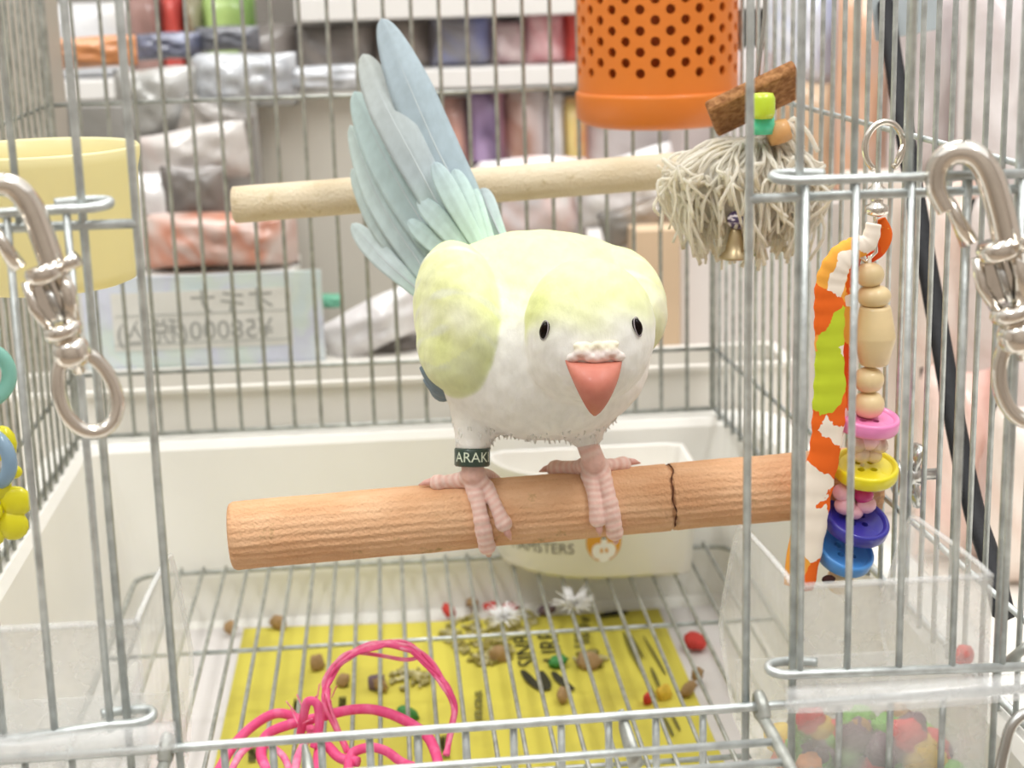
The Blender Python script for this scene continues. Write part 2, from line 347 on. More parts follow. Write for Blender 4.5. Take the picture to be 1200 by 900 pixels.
# ================================================================ tray, papers, grate
tr = MB()
tr.loft([rrect(1.4, 24.3, 0.3, 27.9, -7.2, 1.2), rrect(1.1, 24.7, 0.1, 28.3, -7.0, 1.3), rrect(0.3, 25.2, -0.4, 29.2, -0.5, .8), rrect(0.1, 25.4, -0.5, 29.4, -0.22, .8),
         rrect(-1.0, 26.6, -1.1, 30.4, -0.22, 1.8), rrect(-1.3, 26.9, -1.3, 30.7, -0.5, 1.9), rrect(-1.3, 26.9, -1.3, 30.7, -7.5, 1.9), rrect(-1.1, 26.7, -1.1, 30.5, -7.65, 1.9)], True, True)
tag(tr.build('cage_tray', WHITE, org=(12.5, 15, -7.65)), 'deep white plastic tray under the wire cage', 'tray')
def paper(x0, x1, y0, y1, z, amp, seed, skew=0.0):
    rnd = random.Random(seed); a = [rnd.uniform(0, 6) for _ in range(4)]
    def f(u, v):
        x = x0 + (x1 - x0) * u + skew * v; y = y0 + (y1 - y0) * v + 0.25 * math.sin(u * 5 + a[0])
        return (x, y, z + amp * (math.sin(u * 7 + a[1]) * math.sin(v * 6 + a[2]) + 1))
    return f
tag(MB().sheet(paper(2.3, 23.6, 2.2, 27.5, -7.12, 0.03, 1), 20, 20).build('paper_sheet', M('grey_newsprint', 'dcd8d6', 0.9, 0, 0.05, 20)), 'grey white lining paper on the tray floor under the yellow flyer', 'paper')
YP = M('yellow_print', 'd6cb52', 0.8, 0, scale=22, col2='b8ab46', thr=(0.52, 0.8))
FL = thing('flyer', 'bright yellow printed flyer lying soiled under the floor grate', 'flyer', (13.5, 20, -7.0))
MB().sheet(paper(5.72, 21.3, 9.0, 27.0, -6.98, 0.04, 3, 0.1), 24, 24).build('page', YP, FL)
INK = M('black_ink', '34321c', 0.8); INK2 = M('faded_ink', '6a6630', 0.8)
def onpaper(cx, cy, rot=True):
    return (lambda u, v: (cx - v, cy + 1.45 * u, -6.86)) if rot else (lambda u, v: (cx + u, cy + v, -6.86))
def flat_at(px, py): p = atz(px, py, -6.86); return p[0], p[1]
p0 = flat_at(616, 762); text_mb('SINB', 0.95, onpaper(*p0)).build('lettering', INK, FL)
p0 = flat_at(646, 757); text_mb('LIRE', 1.05, onpaper(*p0)).build('lettering', INK, FL)
def stroke(pts, w, mt, name='printed_mark'):
    q = [np.array(list(flat_at(*p)) + [-6.86]) for p in pts]; q = spline(q, 6); mb = MB(); n = len(q); L_ = []; R_ = []
    for i in range(n):
        t = q[min(i + 1, n - 1)] - q[max(i - 1, 0)]; t = t / (np.linalg.norm(t) + 1e-9); nn = np.array([-t[1], t[0], 0]); ww = w * (0.35 + 0.65 * math.sin(PI * (i + 0.4) / n))
        L_.append(q[i] + nn * ww); R_.append(q[i] - nn * ww)
    mb.add(L_ + R_, [(i, i + 1, n + i + 1, n + i) for i in range(n - 1)], False); return mb.build(name, mt, FL)
stroke([(612, 785), (622, 797), (636, 809)], 0.17, INK); stroke([(634, 786), (640, 800), (641, 808)], 0.17, INK); stroke([(648, 787), (658, 798), (672, 808)], 0.17, INK)
stroke([(698, 766), (706, 770), (713, 769)], 0.09, INK2); stroke([(700, 722), (722, 718), (736, 717)], 0.22, INK)
stroke([(731, 741), (741, 764), (757, 794)], 0.07, INK2); stroke([(738, 742), (748, 760), (754, 771)], 0.05, INK2); stroke([(763, 782), (773, 805)], 0.06, INK2); stroke([(760, 800), (768, 818)], 0.05, INK2)
stroke([(754, 745), (770, 772), (780, 790)], 0.05, INK2); stroke([(777, 838), (789, 862)], 0.06, INK2); stroke([(787, 836), (797, 856)], 0.05, INK2)
random.seed(5)
for px, y0, y1 in ((398, 822, 836), (401, 795, 806), (345, 826, 836), (487, 862, 890), (520, 868, 892), (558, 815, 850), (292, 880, 896), (513, 868, 880), (675, 735, 765), (684, 728, 760)):
    st = MB()
    for k in range(5):                                       # lines of small print, read as dashes from here
        for j in range(3):
            a = atz(px + j * 3, y0 + (y1 - y0) * k / 5, -6.86); st.box(a[0] - 0.03, a[0] + 0.03, a[1], a[1] + random.uniform(0.2, 0.5), -6.87, -6.86)
    st.build('small_print', INK2, FL)
# floor grate
GZ = -5.0
GR = thing('floor_grate', 'wire floor grate lying in the white tray above the yellow flyer', 'grate', (13, 15, GZ))
MB().tube(rrect(1.9, 24.4, 0.9, 28.2, GZ, 0.9), 0.1, 8, closed=True).build('frame_rod', ZINC_DARK, GR)
x = 2.72
while x < 24.0:
    MB().tube([(x, 0.9, GZ + 0.13), (x, 28.3, GZ + 0.13)], 0.07, 8).build('bar', ZINC_DARK, GR); x += 0.825
for y in (20.4, 10.5): MB().tube([(1.9, y, GZ - 0.03), (24.4, y + 0.3, GZ - 0.03)], 0.085, 8).build('cross_rod', ZINC, GR)
# ================================================================ perches
def perch_mat(name, c1, c2, c3):
    m, nt, b = newmat(name); N = nt.nodes; L = nt.links
    tc = N.new('ShaderNodeTexCoord'); mp = N.new('ShaderNodeMapping'); mp.inputs['Scale'].default_value = (0.25, 1, 1); L.new(tc.outputs['Object'], mp.inputs[0])
    a = N.new('ShaderNodeTexNoise'); a.inputs['Scale'].default_value = 140; a.inputs['Detail'].default_value = 6; L.new(mp.outputs[0], a.inputs['Vector'])
    r1 = N.new('ShaderNodeValToRGB'); r1.color_ramp.elements[0].position = 0.3; r1.color_ramp.elements[1].position = 0.7; r1.color_ramp.elements[0].color = lin(c1); r1.color_ramp.elements[1].color = lin(c2); L.new(a.outputs['Fac'], r1.inputs[0])
    s = N.new('ShaderNodeTexNoise'); s.inputs['Scale'].default_value = 90; s.inputs['Detail'].default_value = 8; s.inputs['Roughness'].default_value = 0.7; L.new(tc.outputs['Object'], s.inputs['Vector'])
    r2 = N.new('ShaderNodeValToRGB'); r2.color_ramp.elements[0].position = 0.60; r2.color_ramp.elements[1].position = 0.70; r2.color_ramp.elements[0].color = (0, 0, 0, 1); r2.color_ramp.elements[1].color = (0.8, 0.8, 0.8, 1); L.new(s.outputs['Fac'], r2.inputs[0])
    mx = N.new('ShaderNodeMixRGB'); L.new(r2.outputs[0], mx.inputs[0]); L.new(r1.outputs[0], mx.inputs[1]); mx.inputs[2].default_value = lin(c3); L.new(mx.outputs[0], b.inputs['Base Color'])
    g = N.new('ShaderNodeTexNoise'); g.inputs['Scale'].default_value = 900; L.new(tc.outputs['Object'], g.inputs['Vector'])
    bp = N.new('ShaderNodeBump'); bp.inputs['Strength'].default_value = 0.7; bp.inputs['Distance'].default_value = 0.001; L.new(g.outputs['Fac'], bp.inputs['Height']); L.new(bp.outputs[0], b.inputs['Normal'])
    b.inputs['Roughness'].default_value = 0.8; b.inputs['Specular IOR Level'].default_value = 0.2; return m
PA = np.array([7.33, 10.5, 2.36]); PB = np.array([24.7, 10.5, 3.07])
PT = thing('sanded_perch', 'thick grooved orange brown perch the parakeet stands on', 'perch', PA)
def perch_mb(A, B, r, n, nl, groove, crack=None, end=0.12):
    A = np.array(A); B = np.array(B); d = B - A; L_ = np.linalg.norm(d); d = d / L_; u = np.array([0, -1.0, 0]); w = np.cross(d, u); w = w / np.linalg.norm(w)
    if w[2] < 0: w = -w
    ts = sorted(set(list(np.linspace(0, L_, nl)) + [0.03, end] + ([crack - 0.12, crack - 0.05, crack, crack + 0.05, crack + 0.12] if crack else []))); rings = []
    for t in ts:
        ring = []
        for k in range(n):
            a = 2 * PI * k / n                                # a = 0 faces the viewer, 90 degrees is up
            wear = 0.35 + 0.65 / (1 + math.exp((math.sin(a) - 0.35) * 6))
            rr = r + groove * wear * (math.cos(26 * a + .25 * math.sin(t * 2.3 + 2 * a)) + 0.35 * math.sin(9 * a + t * 1.3)) + groove * 0.35 * math.sin(t * 2.1 + 3 * a) + groove * .22 * math.sin(t * 9 + 17 * a) * math.sin(t * 5.3 + 7 * a)
            if crack and abs(t - crack + 0.05 * math.sin(a * 3.2)) < 0.05: rr -= 0.09
            if t < 0.02: rr -= 0.10
            elif t < 0.05: rr -= 0.05
            ring.append(A + d * t + (u * math.cos(a) + w * math.sin(a)) * rr)
        rings.append(ring)
    return MB().loft(rings, smooth=True)
perch_mb(PA, PB, 0.895, 130, 110, 0.019, 11.75).build('rod', perch_mat('sanded_terracotta', 'd29f76', 'e6bc96', 'a68a5c'), PT)
_d = (PB - PA) / np.linalg.norm(PB - PA); _q = []
for k in range(40):
    a = math.radians(-50 + 250 * k / 39); c_ = PA + _d * (11.75 - .05 * math.sin(a * 3.2) - .025 * math.sin(a * 9)); _q.append(c_ + np.array([0, -math.cos(a), 0]) * .872 + np.array([0, 0, math.sin(a)]) * .872)
MB().tube(_q, [.010 + .022 * abs(math.sin(k * 1.1)) * (1 - k / 60) for k in range(40)], 6).build('crack', M('perch_crack', '5a3420', .95), PT)
MB().tube([(24.7, 10.5, 3.07), (26.4, 10.5, 3.12)], 0.16, 10).build('bolt', STEEL, PT)
MB().lathe([(0.5, 0), (0.5, 0.12), (0.2, 0.14)], (25.22, 10.5, 3.08), 20, (1, 0, 0)).build('washer', STEEL, PT)
wn = MB().lathe([(0.3, 0), (0.3, 0.4), (0.18, 0.42)], (25.5, 10.5, 3.1), 14, (1, 0, 0)); wn.tube([(25.7, 10.5, 3.1), (25.8, 10.5, 3.6), (25.9, 10.5, 3.95)], [0.12, 0.16, 0.14], 8, flat=2.0); wn.tube([(25.7, 10.5, 3.1), (25.8, 10.5, 2.6), (25.9, 10.5, 2.25)], [0.12, 0.16, 0.14], 8, flat=2.0)
wn.build('wing_nut', STEEL, PT)
P2 = thing('dowel_perch', 'smooth pale wooden dowel perch behind the tail of the parakeet', 'perch', (7.04, 20.5, 9.8))
perch_mb((7.04, 20.5, 9.8), (24.2, 21.6, 10.37), 0.57, 40, 24, 0.006, None, 0.06).build('rod', perch_mat('pale_dowel', 'd8c6a6', 'e6d9c0', 'b29c66'), P2)
MB().tube([(24.2, 21.6, 10.37), (25.3, 21.66, 10.4)], 0.13, 8).build('bolt', STEEL, P2)
MB().lathe([(0.4, 0), (0.4, 0.14), (0.25, 0.4)], (24.6, 21.62, 10.38), 16, (1, 0, 0)).build('nut', STEEL, P2)

# ================================================================ white corner tub with the hamster badge
TUBM = M('white_tub', 'f3f1ea', 0.3, 0, 0.03, 14, coat=0.2)
def tubring(z, o):
    P = [(22.25 + o, 24.75 - o), (22.32 + o, 25.2)]; P += [(22.35 + o, 28.15 + o * .2), (21.9, 28.35 + o * .2), (15.9 - o, 28.35 + o * .2), (15.4 - o, 28.1)]
    for i in range(1, 12):
        a = PI / 2 * i / 12; P.append((15.4 - o + (3.9 + o) * (1 - math.cos(a)), 28.1 - (3.5 + o) * math.sin(a)))
    P += [(19.6, 24.6 - o), (21.0, 24.6 - o), (21.9 + o, 24.6 - o)]; return [(x, y, z) for x, y in P]
TB = thing('corner_tub', 'white plastic tub with an orange hamster badge in the rear corner of the cage', 'tub', (19, 26.5, -4.8))
tm = MB(); tm.loft([tubring(-4.78, -0.1), tubring(-4.6, 0.0), tubring(-1.1, 0.18), tubring(-0.95, 0.24), tubring(-0.85, 0.2), tubring(-0.95, 0.05), tubring(-4.3, -0.16), tubring(-4.45, -0.3)], True, True, True)
tm.build('body', TUBM, TB)
fr0 = [np.array(q[:2]) for q in tubring(0, 0.0)]; FP = fr0[6:] + [fr0[0]]
SL = [0.0]
for i in range(1, len(FP)): SL.append(SL[-1] + np.linalg.norm(FP[i] - FP[i - 1]))
def ontub(s0, z0, tilt=0.0):                                # lettering wraps round the curved front
    def f(u, v):
        s = s0 + u; k = max(0, min(len(FP) - 2, next((i for i in range(len(SL) - 1) if SL[i + 1] > s), len(FP) - 2)))
        t = (s - SL[k]) / (SL[k + 1] - SL[k]); p = FP[k] + (FP[k + 1] - FP[k]) * t; d = FP[k + 1] - FP[k]; d = d / np.linalg.norm(d); n = np.array([d[1], -d[0]])
        z = z0 + v + u * tilt; o = 0.03 + 0.18 * (z + 4.6) / 3.5; p = p + n * o; return (p[0], p[1], z)
    return f
sE = SL[-1]
def tubpx(px, py):                                          # arc length and height for a pixel on the front
    best = None
    for i in range(400):
        s = sE * i / 399
        for z in np.linspace(-4.5, -1, 36):
            q = np.array(ontub(s, z)(0, 0)) - CAM; dd = q @ FWD; X = 600 + FPX * (q @ RIGHT) / dd; Y = 450 - FPX * (q @ UP) / dd; e = (X - px) ** 2 + (Y - py) ** 2
            if best is None or e < best[0]: best = (e, s, z)
    return best[1], best[2]
GREY = M('grey_lettering', '6e6a62', 0.7)
s1, z1 = tubpx(632, 641); text_mb('HAMSTERS', 0.56, ontub(s1, z1, 0.06)).build('lettering', GREY, TB)
s2, z2 = tubpx(708, 636); OC = M('badge_orange', 'e0a23c', 0.6)
bd = ontub(s2, z2, 0.06)
def disc(cx, cy, rx, ry, mt, name, a0=0, a1=360, off=0.0, inner=0.0):
    mb = MB(); n = 28; vs = []
    for i in range(n + 1):
        a = math.radians(a0 + (a1 - a0) * i / n)
        for k in (inner, 1.0):
            p = bd(cx + rx * k * math.cos(a), cy + ry * k * math.sin(a)); vs.append((p[0], p[1] - off, p[2]))
    mb.add(vs, [(2 * i, 2 * i + 1, 2 * i + 3, 2 * i + 2) for i in range(n)], False); return mb.build(name, mt, TB)
disc(0, 0.0, 0.62, 0.76, OC, 'badge', 0, 360, 0.02, 0.0)
disc(-0.40, 0.72, 0.22, 0.2, OC, 'badge', 0, 360, 0.02); disc(0.40, 0.72, 0.22, 0.2, OC, 'badge', 0, 360, 0.02)
disc(-0.19, -0.34, 0.24, 0.30, TUBM, 'badge', 0, 360, 0.04); disc(0.19, -0.34, 0.24, 0.30, TUBM, 'badge', 0, 360, 0.04); disc(0, -0.55, 0.22, 0.24, TUBM, 'badge', 0, 360, 0.05); disc(0, 0.0, 0.11, 0.3, TUBM, 'badge', 0, 360, 0.045)
DK = M('badge_dark', '4a3a26', 0.6)
for x in (-0.3, 0.3): disc(x, 0.42, 0.06, 0.07, DK, 'badge', 0, 360, 0.05)
for x in (-0.09, 0.09): disc(x, -0.32, 0.05, 0.1, OC, 'badge', 0, 360, 0.06)
disc(0, 0.16, 0.1, 0.05, GREY, 'badge', 0, 360, 0.06)

# ================================================================ orange perforated holder
OR = M('orange_plastic', 'e8822f', 0.4, 0, 0.03, 20, coat=0.15)
BC = np.array([21.37, 26.3]); BR = 2.76
BK = thing('perforated_holder', 'orange perforated cylinder holder hung on the rear bars', 'holder', (BC[0], BC[1], 11.1))
NC = 34; PZ = 0.69; hr = 0.165; bm_ = MB(); dth = 2 * PI / NC; Z0 = 12.87; NR = 13; nrm_ = []
def P_(a, z, r=BR): return (BC[0] + r * math.sin(a), BC[1] - r * math.cos(a), z)
def wallq(vs, fs, sgn=1):                                    # vs: (angle, height) on the outer or the inner skin
    bm_.add([P_(a, z, BR if sgn > 0 else BR - .12) for a, z in vs], fs if sgn > 0 else [f[::-1] for f in fs]); nrm_.extend([(sgn * math.sin(a), -sgn * math.cos(a), 0) for a, z in vs])
TOPZ = Z0 + (NR + 0.5) * PZ + 0.6
for c in range(NC):
    t0 = c * dth; zb = Z0 + (PZ / 2 if c % 2 else 0); solid = abs((t0 + PI) % (2 * PI) - PI) > 1.75  # rear columns left without holes so the inside stays dark
    for z0, z1 in (((12.4, TOPZ),) if solid else ((12.4, zb), (zb + NR * PZ, TOPZ))):
        for sg in (1, -1): wallq([(t0 - dth / 2, z0), (t0, z0), (t0 + dth / 2, z0), (t0 + dth / 2, z1), (t0, z1), (t0 - dth / 2, z1)], [(0, 1, 4, 5), (1, 2, 3, 4)], sg)
    if solid: continue
    for rr_ in range(NR):
        zc = zb + rr_ * PZ + PZ / 2; hole = []; sq = []; K = 16
        for k in range(K):
            a = 2 * PI * k / K; cx, cy = math.cos(a), math.sin(a); q = max(abs(cx), abs(cy)); hole.append((t0 + hr * cx / BR, zc + hr * cy)); sq.append((t0 + dth / 2 * cx / q, zc + PZ / 2 * cy / q))
        for sg in (1, -1): wallq(hole + sq, [(k, K + k, K + (k + 1) % K, (k + 1) % K) for k in range(K)], sg)
        bm_.add([P_(a, z) for a, z in hole] + [P_(a, z, BR - .12) for a, z in hole], [(k, (k + 1) % K, K + (k + 1) % K, K + k) for k in range(K)])
        for _ in range(2):
            for k in range(K): a = 2 * PI * k / K; nrm_.append((-math.cos(a) * math.cos(t0), -math.cos(a) * math.sin(t0), -math.sin(a)))
bm_.build('perforated_wall', OR, BK, normals=nrm_)
MB().lathe([(BR + 0.02, 12.5), (BR + 0.09, 12.45), (BR + 0.09, 12.35), (BR + 0.06, 11.6), (BR - 0.15, 11.4), (BR - 0.5, 11.3), (0, 11.3)], (BC[0], BC[1], 0), 68).build('base_cup', OR, BK)
MB().lathe([(BR + 0.02, 22.5), (BR + 0.1, 22.5), (BR + 0.1, 22.9), (BR - 0.1, 22.9), (BR - 0.1, 22.5)], (BC[0], BC[1], 0), 68).build('rim', OR, BK)
MB().lathe([(0, 22.95), (BR + .05, 22.95), (BR + .05, 23.15), (0, 23.25)], (BC[0], BC[1], 0), 48).build('shading_lid', OR, BK)  # out of view; added to close the top and darken the inside
for x in (20.4, 22.4): MB().tube([(x, 28.85, 21.9), (x, 29.3, 22.2), (x, 29.95, 22.75), (x, 30.05, 22.3)], 0.1, 8).build('hook', STEEL, BK)

# ================================================================ yellow feed cup at the left
YC = M('yellow_translucent_plastic', 'fcf5ca', 0.35, 0, 0.03, 14, coat=0.2, trans=0.4)
CC = np.array([2.72, 13.0])
CP = thing('feed_cup', 'round pale yellow plastic feed cup by the left cage wall', 'cup', (CC[0], CC[1], 8.9))
MB().lathe([(0, 8.9), (2.1, 8.9), (2.35, 9.0), (2.48, 9.3), (2.58, 11.9), (2.66, 12.2), (2.68, 12.45), (2.62, 12.52), (2.52, 12.45), (2.48, 11.9), (2.36, 9.4), (2.2, 9.2), (0, 9.2)], (CC[0], CC[1], 0), 72).build('bowl', YC, CP)
MB().bbox(-0.05, 0.22, 12.2, 13.8, 9.8, 11.6, 0.08).build('wall_hook', YC, CP)

# ================================================================ clear hooded feed cups in the two feed doors
def feeder(x0, x1, label, px_end):
    F = thing('clear_feeder', label, 'feeder', ((x0 + x1) / 2, 3, -1.7)); t = 0.1
    prof = [(0.15, -1.6), (0.15, 4.12), (0.8, 4.12), (2.5, 4.0), (5.0, 3.75), (5.6, 3.6), (6.2, 3.0), (7.6, 0.8), (7.9, 0.2), (7.6, -0.3), (6.6, -1.2), (5.9, -1.6)]
    for x in (x0, x1):                                       # the two tall side fins
        mb = MB(); n = len(prof); vs = [(x - t / 2, y, z) for y, z in prof] + [(x + t / 2, y, z) for y, z in prof]
        mb.add(vs, [tuple(range(n))[::-1], tuple(range(n, 2 * n))] + [(i, (i + 1) % n, n + (i + 1) % n, n + i) for i in range(n)], False); mb.build('side_panel', FROST, F)
        MB().tube([(x, y, z) for y, z in prof[1:10]], 0.07, 6).build('edge_bead', FROST2, F)
    MB().box(x0, x1, 0.1, 0.2, -1.6, 4.12).build('front_panel', FROST, F)
    MB().tube([(x0, 0.15, 4.12), (x1, 0.15, 4.12)], 0.08, 6).build('edge_bead', FROST2, F)
    MB().box(x0, x1, 0.15, 5.9, -1.7, -1.6).build('bottom_panel', FROST, F)
    MB().box(x0, x1, 5.9, 6.0, -1.7, 0.0).build('back_panel', FROST, F)
    y0 = -0.62; zl = 0.12; xa, xb = x0 - 0.3, x1 + 0.7
    lp = MB(); rg = []
    for i in range(13):
        u = i / 12; x = xa + (xb - xa) * u; o = 0.16 * math.sin(PI * u)
        e = 0.5 if i in (0, 12) else 1
        rg.append([(x, y0 - o + 0.06, 2.0 + zl), (x, y0 - o - 0.1 * e, 1.9 + zl), (x, y0 - o - 0.12 * e, 1.6 + zl), (x, y0 - o + 0.02, 1.5 + zl), (x, -0.34, 1.5 + zl), (x, -0.34, 2.0 + zl)])
    lp.loft(rg, True, True, True); lp.build('front_lip', FROST2, F); return F
feeder(19.95, 24.15, 'clear plastic feeder holding coloured pellets behind the right feed door', 1170)
feeder(1.9, 6.42, 'empty clear plastic feeder behind the left feed door', 180)
random.seed(11)
def lump(c, r, seed, squash=(1, 1, 1)):
    rnd = random.Random(seed); mb = MB(); mb.ball((0, 0, 0), 1, 14); R_ = Matrix.Rotation(rnd.uniform(0, 6), 3, Vector((rnd.uniform(-1, 1), rnd.uniform(-1, 1), 1)).normalized()); ph = [rnd.uniform(0, 6) for _ in range(6)]; out = []
    for x, y, z in mb.v:
        k = 1 + 0.13 * math.sin(3.1 * x + ph[0]) * math.sin(3.7 * y + ph[1]) + 0.1 * math.sin(7 * z + ph[2] + 5 * x) + 0.07 * math.sin(11 * y + ph[3] + 6 * z)
        v = R_ @ Vector((x * squash[0] * r * k, y * squash[1] * r * k, z * squash[2] * r * k)); out.append((c[0] + v.x, c[1] + v.y, c[2] + v.z))
    mb.v = out; return mb
PC = {'red': 'e0585a', 'green': '7fb85c', 'yellow': 'e3c04a', 'purple': '7b6670', 'orange': 'e69a5a', 'brown': 'a98a62'}
PM = {k: M('pellet_' + k, v, 0.9, 0, 0.12, 400, bump=0.6, bscale=700) for k, v in PC.items()}
pell = [('red', 917, 845, .42), ('green', 942, 850, .42), ('green', 938, 878, .5), ('yellow', 962, 853, .36), ('purple', 955, 880, .4), ('green', 960, 897, .45), ('orange', 936, 896, .35),
        ('purple', 1003, 862, .5), ('purple', 1018, 884, .62), ('purple', 1036, 878, .55), ('green', 997, 884, .38), ('yellow', 1000, 898, .45), ('red', 1024, 900, .35), ('green', 1040, 856, .5), ('brown', 1052, 842, .45),
        ('red', 1062, 862, .55), ('purple', 1068, 850, .42), ('red', 1046, 872, .4), ('yellow', 1075, 884, .62), ('red', 1094, 874, .5), ('red', 1110, 892, .42), ('green', 1062, 899, .45), ('orange', 1040, 893, .35), ('red', 1052, 888, .4), ('yellow', 1094, 890, .38), ('brown', 1008, 853, .3)]
names = {}
for i, (c, px, py, r) in enumerate(pell):
    p = aty(px, py, 1.0 + 0.35 * (i % 3)); p[0] = min(max(p[0], 20.55), 23.6)
    tag(lump(p, r * 0.82, i + 40, (1, 0.95, 0.85)).build('food_pellet', PM[c]), 'crumbly %s food pellet heaped in the right clear feeder' % c, 'pellet', '%s pellets in the right feeder' % c)
for i in range(22):                                          # the bed of pellets they lie on
    c = ['red', 'green', 'yellow', 'purple'][i % 4]
    tag(lump((20.6 + (i % 6) * 0.62, 0.9 + (i // 6) * 1.0, -1.15 + 0.3 * (i % 2)), 0.42, i + 90, (1, 1, 0.85)).build('food_pellet', PM[c]), 'crumbly %s food pellet heaped in the right clear feeder' % c, 'pellet', '%s pellets in the right feeder' % c)
p = aty(1130, 768, 0.45); tag(lump(p, 0.26, 7, (1.3, 0.8, 0.7)).build('food_scrap', M('scrap_red', 'ee4a3a', 0.7, 0, 0.1, 300)), 'small bright red food scrap stuck high on the front panel of the right feeder', 'scrap')
# scattered seeds and scraps on the tray
scr = [('red', 598, 712, .3), ('green', 654, 775, .33), ('green', 477, 836, .36), ('red', 815, 751, .42), ('red', 760, 818, .25), ('red', 526, 716, .32), ('red', 577, 712, .36), ('brown', 326, 730, .34), ('brown', 270, 735, .25), ('brown', 372, 777, .3), ('brown', 446, 803, .3),
       ('brown', 817, 790, .26), ('brown', 659, 815, .3), ('brown', 708, 690, .3), ('brown', 402, 797, .25), ('brown', 553, 706, .25), ('purple', 640, 715, .35), ('brown', 690, 775, .45), ('brown', 585, 768, .4), ('yellow', 778, 812, .28), ('purple', 441, 800, .32), ('brown', 806, 808, .35)]
lab = {0: 'small red scrap at the back of the tray, left of the yellow flyer edge', 1: 'round dark green pellet lying on the flyer lettering', 2: 'round green pellet on the flyer inside the pink cord loop', 3: 'red pellet on the grey paper at the right of the flyer', 4: 'small red scrap near the right edge of the flyer', 5: 'red scrap at the back edge of the flyer, left of the white fluff', 6: 'dark red husk beside the white fluff at the back of the flyer'}
for i, (c, px, py, r) in enumerate(scr):
    p = atz(px, py, -6.72); z = -6.72
    o = lump((p[0], p[1], z), r, 200 + i, (1, 1, 0.6)).build('food_scrap', M('scrap_green', '3f8a45', 0.6, 0, 0.1, 300) if i in (1, 2) else PM[c] if c != 'red' else (bpy.data.materials.get('scrap_deep_red') or M('scrap_deep_red', 'cf4038', 0.7, 0, 0.15, 300)))
    if i in lab: tag(o, lab[i], 'scrap')
    else: tag(o, 'crumb of %s food among the litter on the tray floor' % ('tan' if c == 'brown' else c), 'crumb', '%s crumbs on the tray floor' % ('tan' if c == 'brown' else c))
DR = M('soiled_litter', '8c8038', 0.95, 0, scale=160, col2='cfc79a', thr=(.45, .62), bump=0.5)
DOWN = M('white_down', 'ffffff', 0.9, 0, 0.02, 100, trans=0.3)
for i, (px, py, lab_, r) in enumerate(((590, 726, 'white down feather caught on the grate over the flyer, left one', 1.0), (672, 710, 'white spiky down feather caught on the grate, right one', 1.1))):
    c = atz(px, py, GZ + 0.25); rnd = random.Random(i + 3); mb = MB()
    for k in range(160):
        a = rnd.uniform(0, 2 * PI); e = rnd.uniform(-0.1, 1.0); L_ = r * .8 * rnd.uniform(0.35, 1.0) ** 1.2; d = np.array([math.cos(a) * math.cos(e), math.sin(a) * math.cos(e), math.sin(e)]) * L_
        mb.tube([c, c + d * 0.5 + np.array([0, 0, 0.06]), c + d], [0.03, 0.025, 0.008], 4)
    mb.ball(c, (0.22, 0.22, 0.15), 8); tag(mb.build('down_feather', DOWN), lab_, 'feather')
for i, (px, py, rx) in enumerate(((556, 742, 1.3), (598, 728, 1.0), (572, 764, 0.9), (600, 740, .5), (480, 795, .7), (690, 772, .6))):
    c = atz(px, py, -6.86); rnd = random.Random(i); mb = MB()
    for k in range(int(75 * rx)):
        a = rnd.uniform(0, 2 * PI); q = rx * math.sqrt(rnd.random()); mb.ball((c[0] + q * math.cos(a), c[1] + q * 1.3 * math.sin(a), -6.84), (rnd.uniform(.05, .17), rnd.uniform(.06, .2), rnd.uniform(.03, .09)), 8)
    tag(mb.build('litter_patch', DR, FL), kind='stuff')
